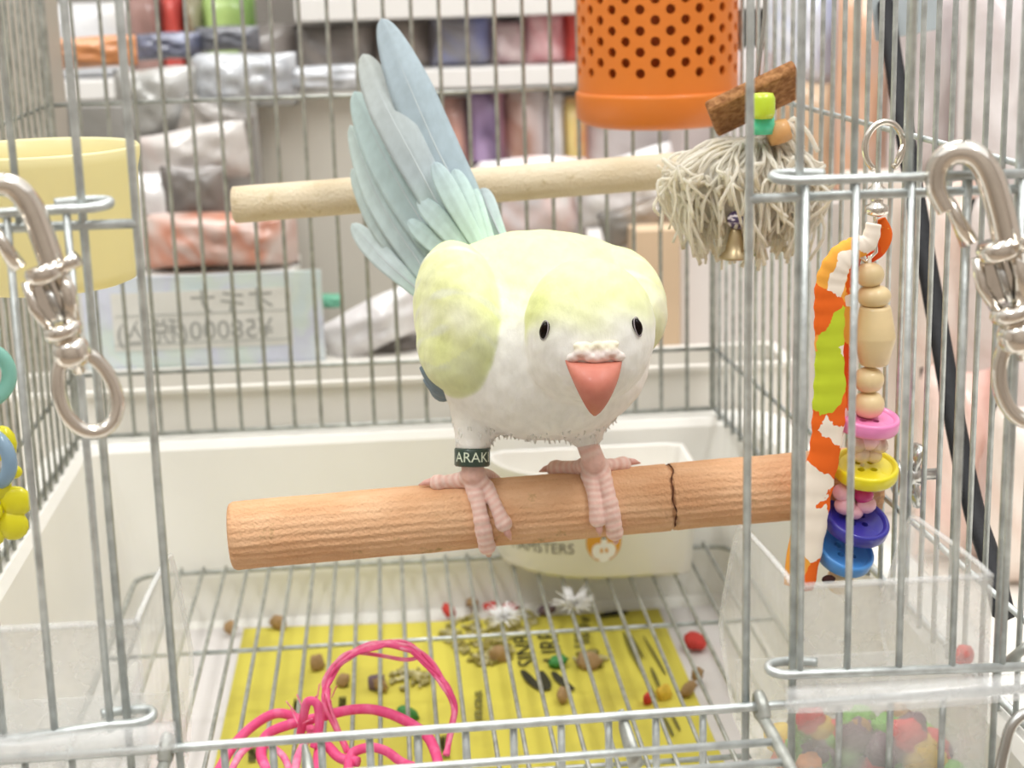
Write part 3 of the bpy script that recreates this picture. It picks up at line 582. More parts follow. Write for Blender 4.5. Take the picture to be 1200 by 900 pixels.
# ================================================================ chrome swivel snap hooks on the feed doors
def frame3(o, ax, face):
    """local frame: u to the side, v down the hook's length, w towards the viewer"""
    v = Vector(ax).normalized(); w = Vector(face); w = (w - v * w.dot(v)).normalized(); u = v.cross(w)
    return lambda a, b, c=0.0: Vector(o) + u * a + v * b + w * c
def snap_hook(label, o, ax, face, mir, k=1.0):
    H = thing('snap_hook', label, 'snap hook', o); f0 = frame3(o, ax, face); f = lambda a, b, c=0: f0(a * mir * k, b * k, c * k); v = (f(0, 1) - f(0, 0)).normalized(); w = (f(0, 0, 1) - f(0, 0, 0)).normalized()
    hk = [f(0.30, 1.75), f(0.33, 1.0), f(0.30, 0.3), f(0.12, -0.18), f(-0.25, -0.36), f(-0.62, -0.2), f(-0.78, 0.25), f(-0.7, 0.75)]
    MB().tube(spline(hk, 8), [0.30 * k - 0.10 * k * min(1, max(0, (i - 14) / 42)) for i in range(57)], 14).build('hook', CHROME, H)
    MB().lathe([(0.0, -0.2 * k), (0.40 * k, -0.2 * k), (0.46 * k, -0.1 * k), (0.46 * k, 0.1 * k), (0.38 * k, 0.2 * k), (0, 0.2 * k)], f(0.1, 1.85), 22, v).build('collar', CHROME, H)
    MB().tube([f(0.35, 1.95, 0.1), f(0.62, 1.8, 0.32), f(0.85, 1.72, 0.42)], [0.16 * k, 0.15 * k, 0.2 * k], 10).build('thumb_knob', CHROME, H)
    MB().tube([f(-0.42, 1.55, 0.0), f(-0.55, 0.9), f(-0.62, 0.5)], [0.2 * k, 0.15 * k, 0.12 * k], 10).build('gate_bolt', CHROME, H)
    bd_ = MB(); bd_.tube([f(-0.36, 1.9), f(-0.42, 2.5), f(-0.22, 3.15)], 0.13 * k, 10); bd_.tube([f(0.40, 1.9), f(0.42, 2.5), f(0.25, 3.15)], 0.2 * k, 10)
    bd_.bbox(-0.36, 0.36, -0.5, 0.5, -0.1, 0.1, 0.06, Matrix.Translation(f(0, 2.45, -0.12)) @ Matrix([[(f(1, 0) - f(0, 0))[i] , (f(0, 1) - f(0, 0))[i], w[i]] for i in range(3)]).to_4x4()); bd_.build('body', CHROME, H)
    MB().tube([f(0.02, 2.1, 0.05), f(0.05, 2.95, 0.05)], 0.1 * k, 8).build('spring_pin', STEEL, H)
    MB().lathe([(0, -0.16 * k), (0.4 * k, -0.16 * k), (0.46 * k, 0), (0.4 * k, 0.16 * k), (0, 0.16 * k)], f(0.02, 3.22), 22, v).build('collar', CHROME, H)
    MB().lathe([(0, -0.3 * k), (0.3 * k, -0.3 * k), (0.42 * k, -0.12 * k), (0.44 * k, 0.2 * k), (0.3 * k, 0.34 * k), (0.14 * k, 0.4 * k), (0.14 * k, 0.55 * k), (0, 0.6 * k)], f(0.03, 3.72), 22, v).build('swivel', CHROME, H)
    ring = [f(0.03 + 0.62 * math.sin(a) * (1 - 0.12 * math.cos(a)), 4.72 - 0.98 * math.cos(a), 0.0) for a in [2 * PI * i / 40 for i in range(40)]]
    MB().tube(ring, 0.17 * k, 12, closed=True).build('ring', CHROME, H); return H
pL0 = aty(22, 252, -0.75); pL1 = aty(104, 470, -0.85)
axL = pL1 - pL0; snap_hook('chrome swivel snap hook clipped to the left feed door', pL0 - axL / np.linalg.norm(axL) * 0.35, axL, (0.25, -1, 0.35), -1, 0.82)
pR0 = aty(1141, 206, -0.55); pR1 = aty(1197, 415, -0.75)
axR = pR1 - pR0; snap_hook('chrome swivel snap hook clipped to the right feed door', pR0 - axR / np.linalg.norm(axR) * 0.2, axR, (-0.35, -1, 0.3), -1, 0.94)

# ================================================================ button and bead toy by the right wall
BT = thing('bead_toy', 'hanging toy of wooden beads, bright buttons and a printed fabric tube', 'bird toy', tuple(aty(1020, 690, 9.2)))
YT = 9.2
rc = aty(1036, 172, 9.6); sc = 0.53
MB().tube([rc + np.array([sc * math.cos(a), 0.12 * math.cos(a), sc * 1.18 * math.sin(a)]) for a in [math.radians(-60 + 300 * i / 30) for i in range(31)]], 0.085, 10).build('clip_ring', CHROME, BT)
MB().tube([rc + np.array([0.33, 0.05, -0.45]), rc + np.array([0.52, 0.1, 0.05])], 0.06, 8).build('clip_gate', CHROME, BT)
c = aty(1028, 222, YT); MB().lathe([(0, .35), (.12, .35), (.14, .1), (.26, 0), (.26, -.12), (.16, -.2), (.16, -.35), (.3, -.42), (.3, -.6), (.12, -.68), (0, -.68)], c, 18).build('swivel', CHROME, BT)
c = aty(1016, 282, YT); MB().tube([c + np.array([-0.24, 0, .6]), c + np.array([-.27, -.02, 0]), c + np.array([-.22, 0, -.38]), c + np.array([0, .05, -.55]), c + np.array([.24, 0, -.3]), c + np.array([.2, 0, .6])], 0.055, 8).build('link', CHROME, BT)
WB = M('natural_wood_bead', 'ead2a2', 0.45, 0, 0.06, 40, coat=0.3, stretch=(1, 1, 3))
pxP = FPX / 43.6                                            # pixels per pitch at the toy
def bead(px, py, wpx, hpx, mt, name='bead', n=24, prof=None):
    c = aty(px, py, YT); r = wpx / 2 / pxP; h = hpx / 2 / pxP
    if prof is None: prof = [(r * 0.3, h)] + [(r * math.sin(t) ** 0.75, h * math.cos(t)) for t in np.linspace(0.35, PI - 0.35, 11)] + [(r * 0.3, -h)]
    else: prof = [(a * r, b * h) for a, b in prof]
    return MB().lathe(prof, c, n).build(name, mt, BT)
bead(1019, 322, 34, 28, WB); bead(1024, 347, 40, 26, WB)
bead(1025, 393, 50, 70, WB, 'barrel_bead', 28, [(.2, 1), (.68, 1), (.74, .9), (.98, -.02), (.98, -.1), (.7, -.92), (.62, -1), (.2, -1)])
bead(1018, 445, 36, 30, WB); bead(1018, 474, 37, 32, WB)
bead(1019, 459, 8, 10, M('bead_cord', '8a6a4a', 0.8), 'cord')
MB().tube([aty(1019, 300, YT), aty(1022, 420, YT), aty(1015, 500, YT), aty(1005, 600, YT), aty(990, 668, YT)], 0.05, 6).build('cord', M('toy_cord', 'e8e0d0', 0.8), BT)
def button(px, py, wpx, col, nx, ny, name, holes=4):
    """a moulded button: raised rim, dished face and real thread holes; n is the facing direction"""
    c = Vector(aty(px, py, YT)); R = wpx / 2 / pxP; nrm = Vector((nx, ny, 1)).normalized(); ref = Vector((1, 0, 0)); u = (ref - nrm * ref.dot(nrm)).normalized(); w = nrm.cross(u)
    mb = MB(); mb.lathe([(R * .80, .12), (R * .88, .2), (R * .96, .2), (R, .14), (R, -.1), (R * .94, -.18), (R * .5, -.2)], c, 40, nrm, cap=False)
    K = 12; hr_ = 0.095; hp = [(a, b) for a in (-0.17, 0.17) for b in (-0.17, 0.17)] if holes == 4 else [(-.17, 0), (.17, 0)]
    for sgn, z in ((1, .1), (-1, -.2)):
        g = 0.34; vs = []; fs = []
        ring = [c + (u * math.cos(2 * PI * k / 40) + w * math.sin(2 * PI * k / 40)) * (R * (.80 if sgn > 0 else .5)) + nrm * (z + (.02 if sgn > 0 else 0)) for k in range(40)]
        sq = []
        for k in range(40):
            a = 2 * PI * k / 40; q = max(abs(math.cos(a)), abs(math.sin(a))); sq.append(c + (u * math.cos(a) / q + w * math.sin(a) / q) * g + nrm * z)
        mb.add(ring + sq, [(k, (k + 1) % 40, 40 + (k + 1) % 40, 40 + k) for k in range(40)], False)
        for a, b in [(a, b) for a in (-g / 2, g / 2) for b in (-g / 2, g / 2)]:
            sqr = []; hol = []
            for k in range(K):
                t = 2 * PI * (k + 0.5) / K; q = max(abs(math.cos(t)), abs(math.sin(t))); sqr.append(c + u * (a + g / 2 * math.cos(t) / q) + w * (b + g / 2 * math.sin(t) / q) + nrm * z); hol.append(c + u * (a + hr_ * math.cos(t)) + w * (b + hr_ * math.sin(t)) + nrm * z)
            mb.add(sqr + hol, [(k, (k + 1) % K, K + (k + 1) % K, K + k) for k in range(K)], False)
            if sgn > 0:
                lo = [h - nrm * 0.3 for h in hol]; mb.add(hol + lo, [(k, (k + 1) % K, K + (k + 1) % K, K + k) for k in range(K)])
    return mb.build(name, M(name + '_plastic_' + col, col, 0.35, 0, 0.02, 20, coat=0.3), BT)
button(1016, 494, 76, 'f08cc4', 0.10, -0.15, 'button'); button(1014, 550, 78, 'ecdf22', 0.05, -0.28, 'button')
button(1003, 612, 80, '33309c', 0.22, -0.42, 'button'); button(989, 648, 72, '4a90d8', 0.28, -0.5, 'button')
PKB = M('pink_bead', 'f3bccb', 0.35, 0, 0.03, 30, coat=0.3); CLB = Mclear('pale_clear_bead', 'f2dcc8', 0.45, 0.1)
for px, py, r, mt in ((1004, 520, .28, CLB), (1018, 516, .3, M('pale_pink_bead', 'f0c9d4', .3, coat=.4)), (1030, 522, .25, CLB), (1010, 533, .24, CLB), (1024, 534, .22, CLB), (987, 577, .26, PKB), (990, 592, .28, PKB), (1015, 591, .27, PKB), (1002, 600, .22, PKB), (1012, 580, .27, M('magenta_bead', 'c8327c', 0.25, 0, .03, coat=.5))):
    c = aty(px, py, YT - 0.1); MB().ball(c, (r, r, r * .9), 16).build('bead', mt, BT)
bead(985, 680, 34, 34, WB, 'end_bead')
c = aty(971, 679, YT - 0.5); MB().ball(c, (.19, .1, .12), 12).build('bead_hole_shade', M('painted_hole_shade', '3a1a14', 0.9), BT)  # dark solid ball stands in for the shade inside the bead's hole
# the printed fabric tube: patches of print follow the cloth
def fabric_mat():
    m, nt, b = newmat('printed_fabric'); N = nt.nodes; L = nt.links
    tc = N.new('ShaderNodeTexCoord'); vo = N.new('ShaderNodeTexVoronoi'); vo.inputs['Scale'].default_value = 75; vo.inputs['Randomness'].default_value = 1
    nz = N.new('ShaderNodeTexNoise'); nz.inputs['Scale'].default_value = 300; mxv = N.new('ShaderNodeMixRGB'); mxv.inputs[0].default_value = 0.004; L.new(tc.outputs['Object'], nz.inputs['Vector']); L.new(tc.outputs['Object'], mxv.inputs[1]); L.new(nz.outputs['Color'], mxv.inputs[2]); L.new(mxv.outputs[0], vo.inputs['Vector'])
    sp = N.new('ShaderNodeSeparateColor'); L.new(vo.outputs['Color'], sp.inputs[0]); cr = N.new('ShaderNodeValToRGB'); cr.color_ramp.interpolation = 'CONSTANT'; e = cr.color_ramp.elements
    e[0].position = 0; e[0].color = lin('fbf0e2'); e[1].position = 0.27; e[1].color = lin('f2702c')
    for p, c_ in ((0.62, 'f8b04e'), (0.78, 'fbf0e2'), (0.86, 'c8d83c'), (0.93, 'ee5a2a')): q = e.new(p); q.color = lin(c_)
    L.new(sp.outputs[0], cr.inputs[0]); L.new(cr.outputs[0], b.inputs['Base Color']); b.inputs['Roughness'].default_value = 0.9; b.inputs['Specular IOR Level'].default_value = 0.1
    return m
FAB = fabric_mat()
fp = [(1024, 262, 9), (1018, 283, 11), (1000, 292, 14), (984, 305, 17), (974, 330, 19), (972, 370, 19), (972, 420, 18), (972, 470, 21), (968, 520, 20), (957, 575, 20), (950, 630, 18), (940, 690, 15)]
q = spline([np.append(aty(a, b, YT - 0.35 - 0.25 * (i > 2)), c) for i, (a, b, c) in enumerate(fp)], 8); rs = [x[3] / pxP * (1 + 0.05 * math.sin(i * 1.7)) for i, x in enumerate(q)]
MB().tube([x[:3] for x in q], rs, 18, flat=0.55).build('fabric_tube', FAB, BT)
q = spline([np.append(aty(a, b, YT + 0.2), c) for a, b, c in ((1030, 258, 8), (1036, 275, 10), (1030, 292, 9), (1016, 300, 10))], 6); MB().tube([x[:3] for x in q], [x[3] / pxP for x in q], 12, flat=0.6).build('fabric_knot', FAB, BT)
q = spline([np.append(aty(a, b, YT + 0.1), c) for a, b, c in ((1000, 300, 10), (991, 340, 12), (990, 400, 12), (986, 460, 13), (978, 500, 13), (955, 580, 13), (934, 640, 11), (928, 685, 10))], 6); MB().tube([x[:3] for x in q], [x[3] / pxP for x in q], 12, flat=0.6).build('fabric_strip', FAB, BT)

# ================================================================ rope tassel toy with the cork disc and bell
RT = thing('tassel_toy', 'cream cotton rope tassel toy with a cork tile and a brass bell', 'bird toy', tuple(aty(880, 300, 15)))
Yt = 15.0; pt = FPX / 48.5; tc_ = aty(888, 112, Yt)
MB().tube([aty(902, -230, Yt), aty(896, 20, Yt), aty(888, 90, Yt), aty(885, 300, Yt)], 0.06, 8).build('hanging_wire', STEEL, RT)
MB().tube([aty(902, -230, Yt) + np.array([0.3 * math.sin(a), 0, 0.3 + 0.3 * math.cos(a)]) for a in [2 * PI * i / 16 for i in range(16)]], .06, 8, closed=True).build('hanging_ring', STEEL, RT)
CK = M('cork', '8a5a34', 0.95, 0, scale=420, col2='b98658', thr=(.35, .65), bump=1.0, bscale=520)
ca_ = Vector((.9, -.1, .41)).normalized(); cb_ = Vector((.1, .8, -.6)); cb_ = (cb_ - ca_ * cb_.dot(ca_)).normalized(); cn_ = ca_.cross(cb_)
MB().bbox(-1.35, 1.35, -.85, .85, -.2, .2, .1, Matrix.Translation(Vector(tc_) + Vector((-.02, .3, -.12))) @ Matrix([[ca_[i], cb_[i], cn_[i]] for i in range(3)]).to_4x4()).build('cork_tile', CK, RT)
c = aty(894, 124, Yt - 1.25); MB().lathe([(.1, .36), (.28, .34), (.34, .2), (.34, -.2), (.28, -.34), (.1, -.36)], c, 18).build('bead', M('lime_bead', 'c9e23a', .25, 0, .03, coat=.4), RT)
c = aty(893, 145, Yt - 1.0); MB().lathe([(.1, .3), (.32, .28), (.36, 0), (.32, -.28), (.1, -.3)], c, 18).build('bead', M('aqua_bead', '52d4a8', .25, 0, .03, coat=.4), RT)
c = aty(912, 155, Yt - 0.9); MB().lathe([(.06, .3), (.3, .3), (.34, .1), (.34, -.1), (.3, -.3), (.06, -.3)], c, 16, (1, 0, .3)).build('bead', M('tan_bead', 'd9a468', .5, 0, .05, coat=.3), RT)
ROPE = M('cotton_rope', 'fffcf4', 0.95, 0, 0.08, 130, col2='f3e9d2', thr=(.5, .85), trans=.55, bump=0.6, bscale=900, stretch=(1, 1, 1))
rnd = random.Random(4); mb = MB(); top = aty(888, 168, Yt)
for k in range(620):
    a = rnd.uniform(0, 2 * PI); big = rnd.random(); left = math.cos(a) < 0
    ext = rnd.uniform(0.25, 1.0); rx = (2.75 if left else 1.9) * ext; drop = rnd.uniform(1.2, 3.4) * (0.75 if ext > .85 else 1)
    d = np.array([math.cos(a) * rx, math.sin(a) * 1.6 * ext, 0]); j = lambda s: np.array([rnd.uniform(-s, s) for _ in range(3)])
    p = [top + d * 0.1 + j(.12), top + d * 0.5 + np.array([0, 0, .15 * rnd.random() - .2]) + j(.2), top + d * 0.9 + np.array([0, 0, -.5 - .5 * rnd.random()]) + j(.25), top + d * 1.02 + np.array([0, 0, -drop * .6]) + j(.4), top + d * rnd.uniform(.75, 1.08) + np.array([0, 0, -drop]) + j(.25)]
    mb.tube(spline(p, 4), rnd.uniform(0.04, 0.065), 4)
for k in range(5):
    p = aty(rnd.uniform(905, 945), rnd.uniform(135, 150), Yt - .8); mb.tube(spline([top + j(.3), p, aty(rnd.uniform(930, 960), rnd.uniform(160, 190), Yt - .8)], 6), .07, 5)
tag(mb.build('rope_strands', ROPE, RT), kind='stuff')
mb = MB(); mb.ball(top + np.array([-.2, 0, -1.2]), (1.9, 1.2, 1.15), 20); mb.build('rope_core', ROPE, RT)
BR_ = M('bell_brass', 'b8a582', .3, .9, .08, 100)
c = aty(864, 258, Yt - 1.0); MB().ball(c, (.3, .3, .27), 14).build('bead', M('purple_swirl_bead', '4a3a66', .3, 0, scale=160, col2='efe6ee', thr=(.5, .54), stretch=(1, 1, 3)), RT)
c = aty(862, 283, Yt - 1.0); MB().lathe([(0, .42), (.1, .42), (.16, .3), (.24, 0), (.3, -.25), (.46, -.42), (.46, -.47), (.4, -.47), (.26, -.3), (0, .1)], c, 24).build('bell', BR_, RT)
c = aty(862, 292, Yt - 1.0); MB().ball(c + np.array([0, 0, -.12]), .1, 10).build('clapper', BR_, RT)

# ================================================================ toys cut by the left edge of the picture
LT = thing('chain_toy', 'chain of teal and blue plastic rings with a yellow flower at the left edge', 'bird toy', tuple(aty(-5, 600, 4)))
def ring_at(px, py, wpx, mt, yaw, Y=4.0):
    c = aty(px, py, Y); k = FPX / 36.5; R_ = wpx / k
    return MB().tube([c + np.array([R_ * math.cos(a) * math.cos(yaw), R_ * math.cos(a) * math.sin(yaw), R_ * 1.05 * math.sin(a)]) for a in [2 * PI * i / 36 for i in range(36)]], 0.17, 12, closed=True).build('ring', mt, LT)
ring_at(-20, 440, 30, M('teal_ring', 'a2dccf', .15, 0, .03, coat=.6, trans=.35), .3); ring_at(-14, 538, 30, M('blue_ring', 'a6c4de', .12, 0, .03, coat=.6, trans=.35), -.4)
ring_at(-26, 392, 26, M('clear_ring', 'cfe2e0', .12, 0, .03, coat=.6, trans=.35), 1.1)
YF = M('yellow_flower', 'f2ea2c', .3, 0, .04, 40, coat=.3, trans=.2)
c0 = aty(-8, 596, 4.0)
for i in range(6):
    a = i * PI / 3 + .3; p = c0 + np.array([math.cos(a) * .55, -.08, math.sin(a) * .55]); MB().ball(p, (.36, .16, .36), 14).build('petal', YF, LT)
MB().ball(c0 + np.array([0, -.2, 0]), (.26, .2, .26), 12).build('flower_center', YF, LT)
c1 = aty(4, 520, 4.1); MB().ball(c1, (.3, .2, .42), 12).build('petal', YF, LT)
c1 = aty(16, 553, 4.3); MB().ball(c1, (.2, .14, .16), 12).build('petal', YF, LT)
MB().tube([aty(-28, 300, 4), aty(-22, 415, 4)], .06, 6).build('cord', M('white_cord', 'eeeeea', .8), LT)
MB().tube([aty(-40, -300, 4), aty(-28, 300, 4)], .06, 6).build('hanging_chain', STEEL, LT)
MB().tube([aty(-14, 565, 4), aty(-8, 590, 4)], .06, 6).build('cord', bpy.data.materials['white_cord'], LT)

# ================================================================ pink paper cord in a tangle on the floor grate
PK = M('pink_cord', 'ea4f8a', 0.6, 0, scale=220, col2='f77fac', thr=(.5, .75), bump=.4, stretch=(1, 1, .3)); PKL = M('pink_frayed_cord', 'f2709f', 0.7, 0, scale=260, col2='fba6c2', thr=(.4, .7), bump=.4)
KN = thing('pink_cord', 'tangle of frayed hot pink paper cord on the floor grate', 'cord', tuple(atz(430, 870, -4.8)))
def cord(pts, r, mt, name='strand'):
    q = spline([atz(a, b, GZ + 0.35 + h) for a, b, h in pts], 8); return MB().tube(q, r, 8).build(name, mt, KN)
cord([(255, 905, .2), (275, 872, .4), (300, 848, .7), (325, 836, .9), (350, 843, .7), (372, 862, .4), (392, 882, .2)], .14, PK)
cord([(315, 905, .2), (306, 885, .3), (312, 862, .6), (336, 850, .9), (372, 841, 1.1), (410, 832, 1.2), (440, 832, 1.2), (470, 842, 1.0), (500, 862, .7), (512, 888, .4), (514, 908, .2)], .15, PK)
for i in range(13):                                          # the big frayed loop is a bundle of thin fibres
    rr = random.Random(i); j = lambda s=3: rr.uniform(-s, s)
    cord([(407 + j(), 880 + j(), .3), (394 + j(2), 850 + j(), .9), (383 + j(4), 820 + j(), 1.6), (385 + j(5), 795 + j(), 2.0), (405 + j(5), 772 + j(4), 2.5), (440 + j(4), 757 + j(5), 2.8), (472 + j(5), 757 + j(5), 2.8), (500 + j(5), 775 + j(5), 2.4), (522 + j(4), 803 + j(5), 1.9), (532 + j(3), 828 + j(), 1.4), (528 + j(2), 860 + j(), .8), (522 + j(3), 885, .4)], rr.choice((.03, .045, .07)), PKL if i % 2 else PK)
cord([(422, 765, 2.6), (445, 768, 2.4), (475, 773, 2.4), (492, 770, 2.5)], .06, PKL)
cord([(352, 862, .6), (356, 838, 1.4), (361, 822, 1.9), (372, 826, 1.8), (374, 850, 1.2), (368, 876, .6)], .13, PK); cord([(371, 905, .2), (376, 870, .6), (384, 874, .5), (398, 888, .3), (420, 893, .3)], .15, PK)
cord([(408, 905, .2), (412, 884, .4), (432, 876, .6), (452, 880, .5), (472, 894, .2), (490, 900, .2)], .14, PK); cord([(345, 905, .2), (352, 880, .5), (366, 860, .7), (380, 868, .5), (372, 890, .3), (362, 905, .2)], .12, PKL)
cord([(268, 908, .2), (285, 880, .5), (305, 870, .4), (330, 884, .3), (340, 905, .2)], .1, PKL)
for i in range(10):
    rr = random.Random(50 + i); a, b = rr.uniform(345, 390), rr.uniform(815, 850); cord([(a, b, 1.2), (a + rr.uniform(-12, 12), b - rr.uniform(5, 22), 1.6)], .02, PKL, 'fibre')

# ================================================================ black strap and tag outside the right wall
q = [aty(a, b, 24.0 - i * 1.6) for i, (a, b) in enumerate(((1036, -60), (1040, 20), (1050, 90), (1062, 165), (1074, 240), (1090, 330), (1106, 420), (1122, 510), (1142, 600), (1160, 655), (1176, 720)))]
q = [np.array([max(p[0], xr(p[1]) + 0.9), p[1], p[2]]) for p in q]
q = [np.array([xr(15) + .3, 21.5, 30.25]), np.array([xr(15) + 1.0, 21.8, 29.4]), np.array([q[0][0] * .5 + xr(15) * .5 + .6, 22.5, 22.0])] + q
ST = thing('strap', 'black flat strap hanging from the cage top outside the right wall', 'strap', tuple(q[-1]))
MB().tube(spline(q, 6), 0.34, 8, flat=0.75).build('webbing', M('black_webbing', '15171c', 0.7, 0, .2, 400, bump=.3), ST)
tg = aty(1046, -2, 23.0); tg[0] = max(tg[0], 25.6)
MB().bbox(-1.1, 1.1, -.06, .06, -1.2, .9, .05, Matrix.Translation(Vector(tg) + Vector((.3, -.25, 0))) @ Matrix.Rotation(-.15, 4, 'Y')).build('buckle_tag', M('pale_grey_tag', 'b9c4ca', .4), ST)
# ================================================================ the parakeet
BO = (15.4, 10.5, 3.5)
BD = thing('parakeet', 'pale yellow and white parakeet leaning forward on the thick orange perch', 'bird', BO)
def axes(f, upv=(0, 0, 1)):
    f = np.array(f, float); f /= np.linalg.norm(f); r = np.cross(f, upv); r /= np.linalg.norm(r); u = np.cross(r, f); return np.stack([r, f, u], 1)     # columns: side, forward, up
RB = axes((0.20, -0.97, -0.06)); Rb = RB[:, 0]           # side axis of the bird
if Rb[0] < 0: RB[:, 0] *= -1; Rb = RB[:, 0]
RH = axes((0.06, -0.76, -0.62));
if RH[0, 0] < 0: RH[:, 0] *= -1
RW = axes((0.20, -0.93, -0.02)); 
if RW[0, 0] < 0: RW[:, 0] *= -1
Bc = np.array([15.75, 11.3, 7.25]); Hc = np.array([16.66, 7.75, 8.18])
WL = np.array([13.58, 10.8, 7.95]); WR = np.array([17.95, 11.8, 7.95])
def rest(P):
    d = ell(P, Bc, (2.65, 3.6, 2.5), RB)
    d = smin(d, ell(P, (15.75, 10.5, 6.6), (2.72, 2.0, 1.85)), 0.5)                 # breast
    d = smin(d, ell(P, (15.75, 12.0, 8.5), (2.9, 2.3, 1.38), RB), .45)            # mantle between the wings
    d = smin(d, ell(P, (15.4, 13.6, 8.0), (1.7, 2.0, 1.5), RB), 0.6)              # rump
    d = smin(d, cap(P, (14.15, 10.8, 6.0), (13.80, 10.12, 4.66), 1.0, 0.44), 0.3)   # thighs
    d = smin(d, cap(P, (16.95, 10.8, 6.0), (16.80, 10.15, 4.85), 0.95, 0.46), 0.3)
    return d
def head(P):
    d = ell(P, Hc, (1.6, 1.75, 1.6), RH)
    d = smin(d, ell(P, Hc + RH @ np.array([0, .2, -.95]), (1.5, 1.15, 1.2), RH), 0.45)   # cheeks and throat
    d = smin(d, ell(P, Hc + RH @ np.array([0, 1.0, -.05]), (.95, .75, .9), RH), 0.35)    # forehead running to the cere
    return d
def wings(P):
    a = ell(P, WL, (1.06, 2.5, 1.98), RW); a = smin(a, ell(P, WL + np.array([.08, -.45, -.88]), (1.1, 1.6, 1.0), RW), .4)
    b = ell(P, WR, (1.05, 2.3, 1.5), RW); return np.minimum(a, b)
def bird(P):
    w = wings(P); d = smin(rest(P), cap(P, (16.1, 10.8, 8.0), Hc + np.array([-.1, .8, -.2]), 1.8, 1.15), .45); d = smin(d, w, .05); return smin(d, head(P), .12)
def birdn(P):                                             # slight ruffle of the feathers
    q = P; return bird(P) + 0.012 * np.sin(q[:, 0] * 7 + np.sin(q[:, 2] * 5)) * np.sin(q[:, 2] * 9 + q[:, 1] * 4)
V, F = nets(birdn, (12.0, 5.4, 3.9), (19.7, 16.2, 10.7), 0.066)
def col(c): return np.array(lin(c)[:3])
YEL, YG, WHT, CRN, MINT, SHD = col('e9eeb0'), col('e0e79c'), col('f6f5ef'), col('e6ecae'), col('c5e3cd'), col('d8dcc0')
def sstep(x, a, b): t = np.clip((x - a) / (b - a), 0, 1); return t * t * (3 - 2 * t)
Q = V - Hc; hl = Q @ RH                                    # head frame: side, forward, up
dw, dr, dh = wings(V), rest(V), head(V)
C = np.tile(WHT, (len(V), 1))
def paint(c, w):
    global C
    C = C * (1 - w[:, None]) + c * w[:, None]
n1 = np.sin(V[:, 0] * 3.1 + V[:, 2] * 2.3) * np.sin(V[:, 1] * 2.7 + V[:, 2] * 1.9)
paint(col('e6ebb4'), sstep(V[:, 2] + 0.25 * n1, 8.0, 9.4))                                # mantle
paint(YEL, sstep(-dw, -.10, .0) * (0.75 + .25 * n1))                                       # wings
paint(YG, sstep(-dw, -.10, .0) * sstep(-V[:, 2] + .4 * n1, -8.6, -6.6) * .85)
paint(col('e3e6d8'), sstep(-dw, -.10, .0) * sstep(np.sin(V[:, 0] * 4 + V[:, 2] * 6 + V[:, 1] * 5) + .5 * n1, .75, 1.2) * .6)
hm = sstep(-dh, -.25, -.02)
paint(CRN, hm * sstep(hl[:, 2], .1, 1.0) * sstep(-hl[:, 1], -1.2, .1) * .8 * (.40 + .60 * sstep(np.abs(hl[:, 0]), .2, 1.1)))               # crown
paint(YG, sstep(-dh, -.4, -.05) * sstep(-hl[:, 1], -.45, .1) * sstep(-hl[:, 0], .95, 1.35) * sstep(hl[:, 2], -.7, .2))   # side of the neck
paint(YG, sstep(-dh, -.5, -.1) * sstep(-hl[:, 1], -.1, .5) * sstep(hl[:, 0], .9, 1.35) * sstep(hl[:, 2], -.8, .1) * .7)
paint(WHT, hm * sstep(-hl[:, 2], .0, .7))
paint(MINT, sstep(V[:, 1], 13.6, 15.2) * sstep(V[:, 2], 7.5, 8.5))                         # rump
paint(col('e9e2da'), sstep(-V[:, 2], -5.6, -4.7) * .5)                                      # beige shading of the belly, painted into the plumage
paint(col('cfd6c4'), sstep(-np.abs(dw - .02), -.10, .0) * sstep(-V[:, 2], -8.8, -7.5) * .35 * (dr < .5))  # shade along the wing's edge, painted into the plumage colour
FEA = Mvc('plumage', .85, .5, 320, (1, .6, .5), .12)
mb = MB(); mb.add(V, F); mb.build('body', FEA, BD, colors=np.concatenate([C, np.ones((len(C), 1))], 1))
def hit(px, py):
    v = ray(px, py); v = v / np.linalg.norm(v); t = 30.0
    for _ in range(120):
        p = CAM + v * t; d = bird(p[None])[0]
        if d < .004: break
        t += d * .8
    return p
def normal(p):
    e = .02; g = np.array([bird((p + d)[None])[0] - bird((p - d)[None])[0] for d in np.eye(3) * e]); return g / np.linalg.norm(g)
# flight feather edge under the left wing
DKF = M('slate_flight_feather', '7f909c', .7, 0, .1, 200, stretch=(1, 1, .3)); 
for i, (a, b) in enumerate((((493, 430), (535, 458)), ((497, 444), (540, 460)), ((503, 451), (532, 461)))):
    q = []
    for t in np.linspace(0, 1, 9):
        x = a[0] + (b[0] - a[0]) * t; y = a[1] + (b[1] - a[1]) * t + 7 * math.sin(PI * t); q.append(aty(x, y, 10.6 + i * .1 + .3 * t))
    MB().tube(q, [.05, .11, .15, .17, .18, .17, .15, .11, .05], 8, flat=.6).build('flight_feather', DKF, BD)
# eyes with their rims
EYE = M('dark_eye', '140806', .2, 0, .05, 50, spec=.15); LID = M('eye_rim', 'a8a0a4', .8)
for px, py, sx in ((638, 387, -1), (747, 383, 1)):
    p = hit(px, py); n = normal(p); n2 = n + RH[:, 0] * sx * .35; n2 /= np.linalg.norm(n2)
    up = RH[:, 2] - n2 * (RH[:, 2] @ n2); up /= np.linalg.norm(up); s = np.cross(up, n2); up = up * .93 - s * (.36 * -sx) ; up /= np.linalg.norm(up); s = np.cross(up, n2); Mx = Matrix(np.stack([s, up, n2], 1).tolist())
    e = MB().ball(p - n2 * .03, (.13, .225, .15), 18, Mx).build('eye', EYE, BD)
    pts = [p + n2 * .01 + s * (.145 * math.cos(t)) + up * (.245 * math.sin(t)) for t in [2 * PI * i / 24 for i in range(24)]]
    MB().tube(pts, .014, 6, closed=True).build('eye_rim', LID, sub(e, BD))
